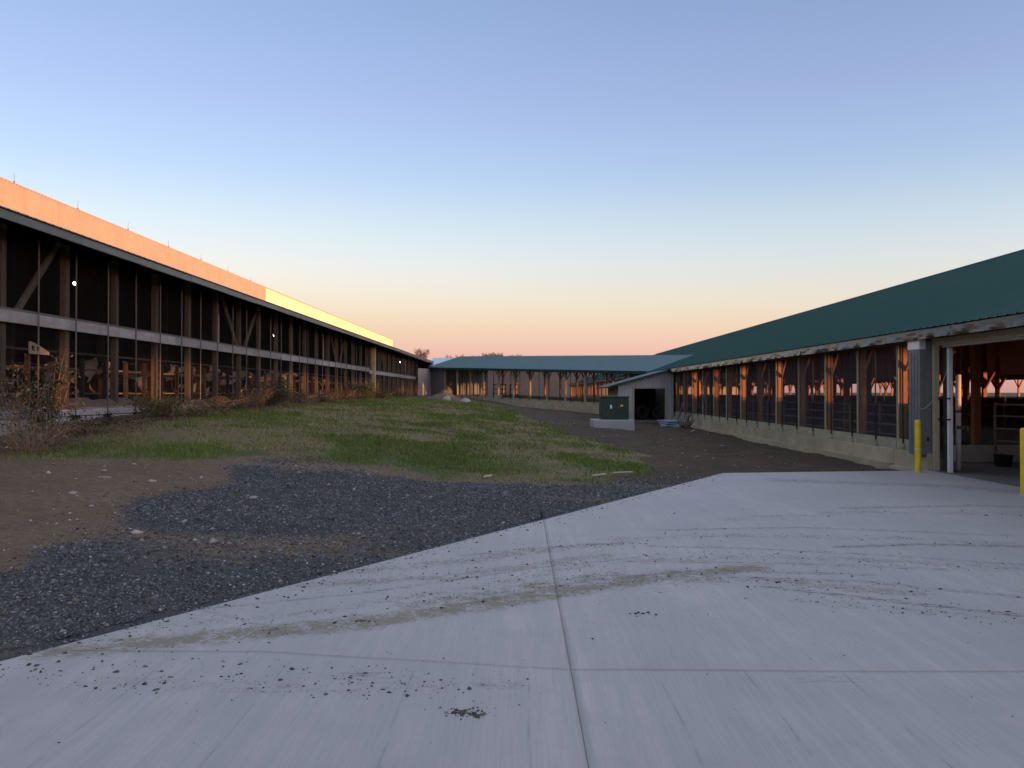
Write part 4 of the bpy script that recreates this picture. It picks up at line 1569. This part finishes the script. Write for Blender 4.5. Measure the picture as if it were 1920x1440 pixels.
# ================================================================== weeds and shrubs
def weed(name, label, x, y, h, spread, stems, leaves, cols, lsize=.05, droop=.2, group=None, bottom=.1, zoff=-.03, cat='weed', stemmat='drystem'):
    r = np.random.default_rng(int(abs(x * 1000 + y * 77)) % 99991)
    z = float(gz(np.array([x]), np.array([y]))[0]) + zoff
    t = thing(name, label, cat, (x, y, z), 0, group)
    sm = MB()
    paths = []
    for k in range(stems):
        a = r.uniform(0, 6.28)
        b = Vector((math.cos(a), math.sin(a), 0)) * spread * .35 * r.uniform(0, 1)
        lean = Vector((math.cos(a), math.sin(a), 0)) * spread * r.uniform(.1, .75)
        hh = h * r.uniform(.55, 1.0)
        p = [b, b + lean * .35 + Vector((0, 0, hh * .45)), b + lean * .75 + Vector((0, 0, hh * .8)), b + lean * (1 + droop) + Vector((0, 0, hh))]
        paths.append(p)
        sm.tube(p, [.007, .006, .004, .0015], 4, False)
    obj('stems', sm.mesh('weed_stems', MAT[stemmat]), t, (x, y, z))
    V, C = [], []
    for k in range(leaves):
        p = paths[r.integers(len(paths))]
        u = r.uniform(bottom, 1.0) ** .8 * 3
        i = min(int(u), 2)
        q = p[i].lerp(p[i + 1], u - i)
        q = q + Vector(r.normal(0, spread * .09, 3))
        d = Vector(r.normal(0, 1, 3))
        d.z *= .5
        d.normalize()
        s_ = lsize * r.uniform(.5, 1.3)
        wv = d.cross(Vector(r.normal(0, 1, 3))).normalized() * s_ * .28
        e = q + d * s_
        e.z -= s_ * .3
        mid = (q + e) * .5 + Vector((0, 0, s_ * .1))
        V += [q, mid + wv, e, mid - wv]
        c = np.array(cols[r.integers(len(cols))]) * r.uniform(.6, 1.35)
        C += [c] * 4
    n = len(V) // 4
    f = np.arange(n * 4).reshape(-1, 4)
    me = np_mesh('weed_leaves', np.array([tuple(v) for v in V]), f, MAT['leafg'], np.array(C), 'leafcol')
    o = obj('leaves', me, t, (x, y, z))
    return t


G1, G2, G3 = (.050, .066, .022), (.035, .05, .018), (.10, .10, .03)
B1, B2, B3 = (.16, .10, .055), (.10, .065, .04), (.24, .18, .11)
weed('tall_weed', 'tallest wispy weed at the left edge by the holed plate', -10.05, 17.5, 1.95, .75, 16, 950, [G1, G2, B2], .07)
weed('tall_weed', 'tall dry brownish weed cut by the left edge', -9.8, 16.1, 1.7, .7, 18, 750, [B1, B2, G2, B3], .07)
weed('tall_weed', 'mid-height green weed beside the foundation at the far left', -9.75, 17.0, 1.15, .7, 16, 1000, [G1, G2, G2, B2], .06)
weed('dry_weed', 'pale dry grass tussock at the left edge of the dirt', -9.0, 15.1, .55, .7, 70, 260, [B3, B1], .06, .5)
weed('dry_weed', 'reddish dry weed between dirt and tall weeds', -9.25, 16.0, .6, .8, 60, 500, [B1, B2, B3], .05, .4)
weed('dry_weed', 'low brown weed mat right of the tall weeds', -9.2, 17.6, .25, .9, 40, 900, [B2, G2, B1], .05, .4)
weed('low_weed', 'dark low weed on the bank under the white foundation', -9.35, 19.0, .20, .9, 40, 1500, [G2, B2, (.05, .04, .02)], .05, .4)
weed('bushy_weed', 'yellow-green rounded bush on the orange bank', -9.2, 20.9, .62, .85, 50, 3600, [G3, (.11, .09, .03), G1, (.14, .10, .035)], .05, .2)
weed('low_weed', 'olive weed right of the yellow-green bush', -8.9, 22.3, .34, .9, 40, 1500, [G3, B1, G1], .05, .3)
weed('dry_weed', 'rust red dry weed on the bank left of the dark bush', -9.3, 25.0, .42, .9, 45, 1500, [B1, (.2, .10, .05), B2], .05, .3)
weed('low_weed', 'green weed clump on the bank in the middle of the old barn', -9.2, 26.6, .4, .9, 40, 1800, [G1, G2, B2], .05, .3)
weed('dry_weed', 'tall reddish dry weed against the middle of the old barn', -9.5, 29.6, .85, .9, 45, 1800, [B1, (.18, .09, .05), B2], .06, .3)
weed('bushy_weed', 'dark green upright bush against the middle of the old barn', -9.4, 31.6, .95, .8, 40, 3000, [G1, G2, (.04, .06, .02)], .07, .2)
weed('low_weed', 'brown low weed right of the dark green bush', -9.4, 34.6, .5, 1.1, 40, 1500, [B2, B1, G2], .06, .3)
weed('low_weed', 'dull brown weed strip before the pale foundation', -9.5, 39.5, .5, 1.4, 50, 1600, [B2, B1, G2], .07, .3)
weed('bushy_weed', 'olive shrub left of the wide pale barn post', -9.6, 49.5, 1.1, 1.2, 45, 2600, [G1, G3, G2], .10, .25)
weed('low_weed', 'brown weed left of the olive shrub', -9.6, 44.8, .55, 1.4, 40, 1400, [B2, B1], .08, .3)
weed('low_weed', 'low dark weed at the foot of the pale barn post', -9.5, 55.5, .5, 1.5, 40, 1300, [G2, B2], .09, .3)
weed('low_weed', 'brown weed strip along the far end of the old barn', -9.7, 64.0, .45, 1.8, 50, 1300, [B2, B1, G2], .10, .3)


# ================================================================== grass
def build_grass():
    N = 420000
    y = 14.2 * (70 / 14.2) ** rng.random(N)
    x = rng.uniform(-9.6, 3.2, N)
    m = grass_mask(x, y)
    gm = green_mask(x, y)
    keep = rng.random(N) < m * (.55 + .45 * gm) * np.clip(2.4 * (fbm(x * 1.5, y * 1.3, 88) - .22), .05, 1)
    x, y, gm, m = x[keep], y[keep], gm[keep], m[keep]
    n = len(x)
    z = gz(x, y) - .01
    isg = rng.random(n) < np.clip(gm * .6 + .33 + (fbm(x * .9, y * .8, 123, 4) - .5) * 1.9, .06, .95)
    tuft = fbm(x * 2.5, y * 2.5, 55, 3)
    h = (.035 + .055 * rng.random(n)) * (.5 + 1.1 * tuft) * np.where(isg, 1.05, .6) * (1 + (y - 15) * .008)
    a = rng.uniform(0, 6.283, n)
    wv = (.0045 + .0007 * (y - 12)) * rng.uniform(.7, 1.4, n)
    ln = h * np.where(isg, rng.uniform(.1, .7, n), rng.uniform(.3, 1.6, n))
    b = rng.uniform(0, 6.283, n)
    P = np.stack([x, y, z], 1)
    W = np.stack([np.cos(a) * wv, np.sin(a) * wv, np.zeros(n)], 1)
    T = P + np.stack([np.cos(b) * ln, np.sin(b) * ln, h], 1)
    v = np.stack([P - W, P + W, T], 1).reshape(-1, 3)
    cg = np.array([.10, .145, .026]) * rng.uniform(.6, 1.5, (n, 1)) + np.array([.03, .02, .0]) * rng.random((n, 1))
    cs = np.array([.27, .22, .115]) * rng.uniform(.5, 1.4, (n, 1))
    c = np.where(isg[:, None], cg, cs)
    c = c * (.62 + .76 * fbm(x * .7 + 3, y * .6, 131, 4))[:, None]
    col = np.repeat(c, 3, 0)
    me = np_mesh('grass', v, np.arange(n * 3).reshape(-1, 3), MAT['grass'], col)
    stuff(obj('grass', me), 'patchy green and straw-coloured grass between the barns', 'grass')


build_grass()


def build_bank_litter():
    N = 26000
    y = 15.0 * (66 / 15.) ** rng.random(N)
    x = rng.normal(-9.3, .55, N)
    k = (x > -10.0) & (x < -7.8)
    x, y = x[k], y[k]
    n = len(x)
    z = gz(x, y) - .01
    h = (.02 + .07 * rng.random(n)) * (.4 + fbm(x, y, 5))
    a = rng.uniform(0, 6.283, n)
    wv = .005 + .0006 * (y - 12)
    P = np.stack([x, y, z], 1)
    W = np.stack([np.cos(a) * wv, np.sin(a) * wv, 0 * a], 1)
    b = rng.uniform(0, 6.28, n)
    T = P + np.stack([np.cos(b) * h, np.sin(b) * h, h * .8], 1)
    v = np.stack([P - W, P + W, T], 1).reshape(-1, 3)
    c = np.where((rng.random(n) < .3)[:, None], np.array([.06, .07, .025]), np.array([.18, .125, .08])) * rng.uniform(.5, 1.4, (n, 1))
    me = np_mesh('bank_growth', v, np.arange(n * 3).reshape(-1, 3), MAT['grass'], np.repeat(c, 3, 0))
    stuff(obj('bank_growth', me), 'thin brown weeds covering the earth bank along the old barn', 'weeds')


build_bank_litter()


# ================================================================== gravel, pebbles, clods
OCT = np.array([(1, 0, 0), (-1, 0, 0), (0, 1, 0), (0, -1, 0), (0, 0, 1), (0, 0, -1)], float)
OCF = np.array([(0, 2, 4), (2, 1, 4), (1, 3, 4), (3, 0, 4), (2, 0, 5), (1, 2, 5), (3, 1, 5), (0, 3, 5)])


def lumps(x, y, z, size, flat, col, name, mat, jag=.45):
    n = len(x)
    a = rng.uniform(0, 6.283, n)
    ca, sa = np.cos(a), np.sin(a)
    v = OCT[None] * (1 + jag * (rng.random((n, 6, 1)) - .5) * 2)
    v = v + rng.normal(0, .18, (n, 6, 3))
    sc = size[:, None, None] * np.stack([rng.uniform(.8, 1.3, n), rng.uniform(.6, 1.0, n), np.full(n, flat)], 1)[:, None, :]
    v = v * sc
    vx = v[..., 0] * ca[:, None] - v[..., 1] * sa[:, None]
    vy = v[..., 0] * sa[:, None] + v[..., 1] * ca[:, None]
    v = np.stack([vx + x[:, None], vy + y[:, None], v[..., 2] + z[:, None]], -1).reshape(-1, 3)
    f = (OCF[None] + (np.arange(n) * 6)[:, None, None]).reshape(-1, 3)
    return np_mesh(name, v, f, mat, np.repeat(col, 6, 0))


def build_gravel():
    N = 360000
    y = 3.5 * (18.6 / 3.5) ** rng.random(N)
    x = -6.2 + rng.random(N) * (10.8)
    d = slab_dist(x, y)
    k = (d > .0) & (d < 9) & (x > -.66 * y - .6)
    x, y, d = x[k], y[k], d[k]
    g = gravel_mask(x, y)
    k = rng.random(len(x)) < (g ** 1.2 * .95 + .03)
    x, y, d = x[k], y[k], d[k]
    n = len(x)
    size = rng.lognormal(math.log(.0092), .40, n) * (1 + .03 * (y - 5))
    size = np.clip(size, .005, .045)
    z = gz(x, y) + size * .15
    base = rng.lognormal(math.log(.095), .55, n)
    base = np.clip(base, .015, .5)
    col = base[:, None] * np.array([1.0, .99, 1.06]) + (rng.random((n, 1)) < .05) * np.array([.05, .03, .0])
    stuff(obj('gravel', lumps(x, y, z, size, .62, col, 'gravel', MAT['stones'])), 'dark blue-grey crushed stone along the concrete edge', 'gravel')
    print('gravel', n)


build_gravel()


def build_pebbles():
    n = 2600
    y = 5.5 * (24 / 5.5) ** rng.random(n)
    x = rng.uniform(-9.2, -2, n)
    k = (slab_dist(x, y) > .2) & (gravel_mask(x, y) < .4) & (grass_mask(x, y) < .3)
    x, y = x[k], y[k]
    n1 = len(x)
    # spoil around the soil on the right
    y2 = rng.uniform(19, 48, 800)
    x2 = rng.uniform(0, 8.8, 800)
    k = grass_mask(x2, y2) < .3
    x, y = np.concatenate([x, x2[k]]), np.concatenate([y, y2[k]])
    n = len(x)
    size = np.clip(rng.lognormal(math.log(.013), .55, n), .005, .07) * np.where(y > 19, 1.5, 1)
    col = (np.clip(rng.lognormal(math.log(.27), .4, n), .1, .6) * np.where(y > 19, .6, 1))[:, None] * np.array([1.08, .98, .88])
    stuff(obj('pebbles', lumps(x, y, gz(x, y) + size * .2, size, .5, col, 'pebbles', MAT['stones'])), 'small pale stones scattered over the bare dirt', 'pebbles')


build_pebbles()


def build_clods():
    X, Y, Sz = [], [], []

    def seed_along(P, n, wd, s):
        P = np.array(P, float)
        seg = rng.integers(0, len(P) - 1, n)
        t = rng.random(n)
        p = P[seg] * (1 - t)[:, None] + P[seg + 1] * t[:, None] + rng.normal(0, wd, (n, 2))
        X.append(p[:, 0])
        Y.append(p[:, 1])
        Sz.append(rng.lognormal(math.log(s * .72), .62, n))
    for P, wd, s_ in TAN:
        seed_along(P, 230, wd * .8, .006)
    for P, wd, s_ in DARK:
        seed_along(P, 55, wd * 1.5, .006)
    e = np.linspace(.5, 15, 300)
    ed = SLAB_A[None] + SLAB_D[None] * e[:, None] + np.array([SLAB_D[1], -SLAB_D[0]])[None] * np.abs(rng.normal(.06, .16, (300, 1))) + rng.normal(0, .03, (300, 2))
    X.append(ed[:, 0])
    Y.append(ed[:, 1])
    Sz.append(rng.lognormal(math.log(.009), .5, 300))
    # scatter by the lower left edge, the dropped heap and loose bits
    for (cx, cy, sx, sy, n, s) in ((-2.4, 5.25, .75, .2, 120, .009), (-.30, 4.53, .05, .035, 120, .007), (-.30, 4.55, .12, .06, 30, .006), (-1.18, 6.33, .05, .03, 26, .012),
                                   (.0, 8.3, 1.8, 1.0, 170, .006), (3.5, 8.5, 2.0, 1.2, 90, .006), (4, 12, 3, 2.5, 40, .009), (0, 5, 3, 1.2, 110, .005), (.98, 6.55, .06, .03, 12, .012),
                                   (-1.0, 5.1, .16, .10, 60, .006)):
        X.append(rng.normal(cx, sx, n))
        Y.append(rng.normal(cy, sy, n))
        Sz.append(rng.lognormal(math.log(s * .72), .62, n))
    x, y, s = np.concatenate(X), np.concatenate(Y), np.clip(np.concatenate(Sz), .003, .019)
    k = (slab_dist(x, y) < -.02) & (x < 8.9) & (y > 1)
    x, y, s = x[k], y[k], s[k]
    n = len(x)
    col = np.clip(rng.lognormal(math.log(.075), .45, n), .02, .2)[:, None] * np.array([1.1, .98, .80])
    z = (fbm(x * .4, y * .4, 5) - .5) * .012 + s * .2
    stuff(obj('mud_crumbs', lumps(x, y, z, s, .5, col, 'mud_crumbs', MAT['stones'], .3)), 'dark crumbs of dried mud dropped over the concrete', 'mud')


build_clods()


def rock(name, label, x, y, size, seed, flat=.55, mat='stone'):
    bm = bmesh.new()
    bmesh.ops.create_icosphere(bm, subdivisions=3, radius=1)
    r = random.Random(seed)
    pl_ = [(Vector((r.gauss(0, 1), r.gauss(0, 1), r.gauss(0, 1))).normalized(), r.uniform(.55, .9)) for _ in range(9)]
    for v in bm.verts:
        for (n_, d_) in pl_:
            e = v.co.dot(n_) - d_
            if e > 0:
                v.co -= n_ * e
        v.co *= 1 + r.uniform(-.03, .03)
    me = bpy.data.meshes.new('rock')
    bm.to_mesh(me)
    bm.free()
    me.materials.append(MAT[mat])
    z = float(gz(np.array([x]), np.array([y]))[0])
    o = obj(name, me, None, (x, y, z + size * flat * .35), (0, 0, r.uniform(0, 6)), (size, size * .8, size * flat))
    return tag(o, label, 'rock')


def heap(label, x, y, rx, ry, h):
    n = 46
    g = np.linspace(-1, 1, n)
    A, B = np.meshgrid(g, g)
    rr_ = np.hypot(A, B)
    zz = np.clip(1 - rr_ ** 1.6, 0, 1) * (.55 + .9 * (fbm(A * 2.2 + 3, B * 2.2, 7) - .2)) + .25 * (fbm(A * 6, B * 6, 17) - .5) * np.clip(1.1 - rr_, 0, 1)
    px_, py_ = x + A * rx, y + B * ry
    Z = gz(px_, py_) - .08 + zz * h
    v = np.stack([px_.ravel(), py_.ravel(), Z.ravel()], 1)
    i = np.arange(n - 1)[None, :] + np.arange(n - 1)[:, None] * n
    f = np.stack([i, i + 1, i + n + 1, i + n], -1).reshape(-1, 4)
    tag(obj('earth_heap', np_mesh('earth_heap', v, f, MAT['heap'])), label, 'heap')


heap('brown earth heap beside the solid wall of the connecting barn', -5.2, 57.5, 1.5, 1.4, .85)
rock('rock', 'pale flat rock leaning on the earth heap', -4.95, 56.2, .5, 9, .55)
rock('rock', 'small grey rock right of the earth heap', -3.75, 56.5, .5, 12, .5)
for (x, y, s, lb) in ((-6.62, 13.2, .10, 'largest pale stone on the brown dirt at left'), (-6.9, 13.7, .07, 'pale stone behind the largest one on the brown dirt'),
                      (-5.9, 13.25, .09, 'flat whitish stone on the dirt right of the largest one'), (-6.5, 12.0, .07, 'pale stone on the dirt nearest the left edge'),
                      (-4.0, 12.4, .07, 'pale stone at the edge of the gravel patch')):
    rock('stone', lb, x, y, s, int(s * 1000 + y * 10), .45)


def scrap(x, y, ln, rz, label):
    z = float(gz(np.array([x]), np.array([y]))[0])
    tag(obj('wood_scrap', MB().beam((-ln / 2, 0, 0), (ln / 2, 0, .03), .07, .022).mesh('wood_scrap', MAT['scrapw']), None, (x, y, z + .03), (0, 0, rz)), label, 'wood')


scrap(1.62, 17.0, .28, .1, 'pale wood scrap on the dirt at the grass edge')
scrap(2.2, 17.75, .42, -.35, 'longer pale wood scrap near the concrete corner')
scrap(-.62, 15.9, .16, .2, 'tiny white scrap in the grass edge near the gravel')
scrap(8.1, 38.9, .9, 1.2, 'grey board lying by the barn foundation')

db = thing('dead_branch', 'dead twiggy branch lying against the barn foundation by the sheets', 'branch', (8.5, 42.5, -.1))
m = MB()
r = random.Random(3)
for k in range(16):
    p = Vector((8.5 + r.gauss(0, .12), 42.3 + r.gauss(0, .5), -.08))
    e = p + Vector((r.uniform(-.3, .35), r.gauss(0, .6), r.uniform(.3, 1.25)))
    mid = p.lerp(e, .5) + Vector((r.gauss(0, .06), r.gauss(0, .1), 0))
    m.tube([p, mid, e], [.02, .014, .005], 5)
    for j in range(3):
        a = p.lerp(e, r.uniform(.4, .9))
        m.tube([a, a + Vector((r.gauss(0, .12), r.gauss(0, .2), r.uniform(0, .25)))], [.008, .003], 4)
obj('twigs', m.mesh('branch_twigs', MAT['twig']), db)
plank = MB().beam((8.75, 46.5, -.05), (9.06, 46.1, 1.15), .05, .22, (0, 1, 0))
tag(obj('leaning_board', plank.mesh('leaning_board', MAT['oldwood'])), 'weathered board leaning in the corner between shed and barn', 'board')


# ================================================================== cows in the old barn
def cow_material():
    m = bpy.data.materials.new('cow_coat')
    m.use_nodes = True
    t = m.node_tree
    b = t.nodes['Principled BSDF']
    b.inputs['Roughness'].default_value = .8
    co = t.nodes.new('ShaderNodeTexCoord')
    oi = t.nodes.new('ShaderNodeObjectInfo')
    add = t.nodes.new('ShaderNodeVectorMath')
    add.operation = 'ADD'
    ml = t.nodes.new('ShaderNodeMath')
    ml.operation = 'MULTIPLY'
    ml.inputs[1].default_value = 19
    t.links.new(oi.outputs['Random'], ml.inputs[0])
    t.links.new(co.outputs['Object'], add.inputs[0])
    t.links.new(ml.outputs[0], add.inputs[1])
    nz = t.nodes.new('ShaderNodeTexNoise')
    nz.inputs['Scale'].default_value = 1.7
    nz.inputs['Detail'].default_value = 1.5
    t.links.new(add.outputs[0], nz.inputs['Vector'])
    rp = ramp(t, [(.50, (.02, .018, .016)), (.52, (.55, .5, .45))])
    t.links.new(nz.outputs['Fac'], rp.inputs[0])
    t.links.new(rp.outputs[0], b.inputs['Base Color'])
    return m


def make_cow():
    """standing cow, head towards +x, feet on z=0"""
    V = [(-.70, 0, 1.22, .20, .22), (-.35, 0, 1.15, .30, .34), (.05, 0, 1.07, .33, .38), (.45, 0, 1.08, .28, .36), (.72, 0, 1.18, .20, .28),   # trunk 0-4
         (.98, 0, 1.34, .13, .17), (1.18, 0, 1.46, .115, .13), (1.36, 0, 1.36, .10, .105), (1.56, 0, 1.20, .075, .08)]                      # neck, head 5-8
    Ed = [(i, i + 1) for i in range(8)]

    def chain(root, pts):
        k = root
        for p in pts:
            V.append(p)
            Ed.append((k, len(V) - 1))
            k = len(V) - 1
    for s in (-1, 1):
        chain(1, [(-.52, s * .20, .92, .15, .17), (-.46, s * .21, .72, .10, .11), (-.66, s * .21, .50, .06, .065), (-.62, s * .21, .12, .045, .045), (-.57, s * .21, .02, .065, .055)])
        chain(3, [(.52, s * .17, .80, .11, .12), (.54, s * .18, .48, .062, .065), (.53, s * .18, .13, .042, .042), (.57, s * .18, .02, .06, .05)])
        chain(6, [(1.14, s * .13, 1.50, .04, .03), (1.10, s * .25, 1.47, .05, .025)])
    chain(0, [(-.86, 0, 1.20, .035, .035), (-.90, 0, .85, .022, .022), (-.88, 0, .55, .04, .04)])
    me = bpy.data.meshes.new('cow')
    me.from_pydata([v[:3] for v in V], Ed, [])
    o = bpy.data.objects.new('cow', me)
    COL.objects.link(o)
    o.modifiers.new('skin', 'SKIN')
    for i, v in enumerate(V):
        d = me.skin_vertices[0].data[i]
        d.radius = (v[3], v[4])
        d.use_root = (i == 2)
    sb = o.modifiers.new('sub', 'SUBSURF')
    sb.levels = 1
    sb.render_levels = 1
    o.modifiers['skin'].use_smooth_shade = True
    dg = bpy.context.evaluated_depsgraph_get()
    m2 = bpy.data.meshes.new_from_object(o.evaluated_get(dg))
    m2.materials.clear()
    m2.materials.append(cow_material())
    bpy.data.objects.remove(o)
    return m2


cow_m = make_cow()
eye_m = MB().lathe([(0, .02), (.015, .012), (.02, 0), (.015, -.012), (0, -.02)], 8).mesh('cow_eye', MAT['rubber'], True)
horn = MB().lathe([(0, .03), (.03, .02), (.042, 0), (.03, -.02), (0, -.03)], 8).mesh('cow_muzzle', MAT['rubber'], True)
for k, (x, y, rz, sc) in enumerate(((-13.6, 18.6, .15, 1.0), (-13.4, 24.4, -.2, .97), (-13.6, 28.3, 2.9, 1.0), (-13.3, 32.1, .1, 1.02), (-13.3, 33.5, -.12, 1.0), (-13.5, 37.1, .3, .98),
                                    (-13.3, 40.9, -.1, 1.0), (-13.4, 44.2, .2, 1.03), (-13.4, 49.3, -.2, 1.0), (-13.3, 53.0, .0, 1.0))):
    t = thing('cow', ORD[k] + ' cow from the left standing in the shaded old barn stalls', 'cow', (x, y, FL - .03), rz, 'cows in the old barn')
    t['local'] = True
    t.scale = (sc, sc, sc)
    obj('body', cow_m, t)
    obj('muzzle', horn, t, (1.62, 0, 1.165))
    for s in (-1, 1):
        obj('eye', eye_m, t, (1.27, s * .085, 1.47))
print('objects', len(S.objects))
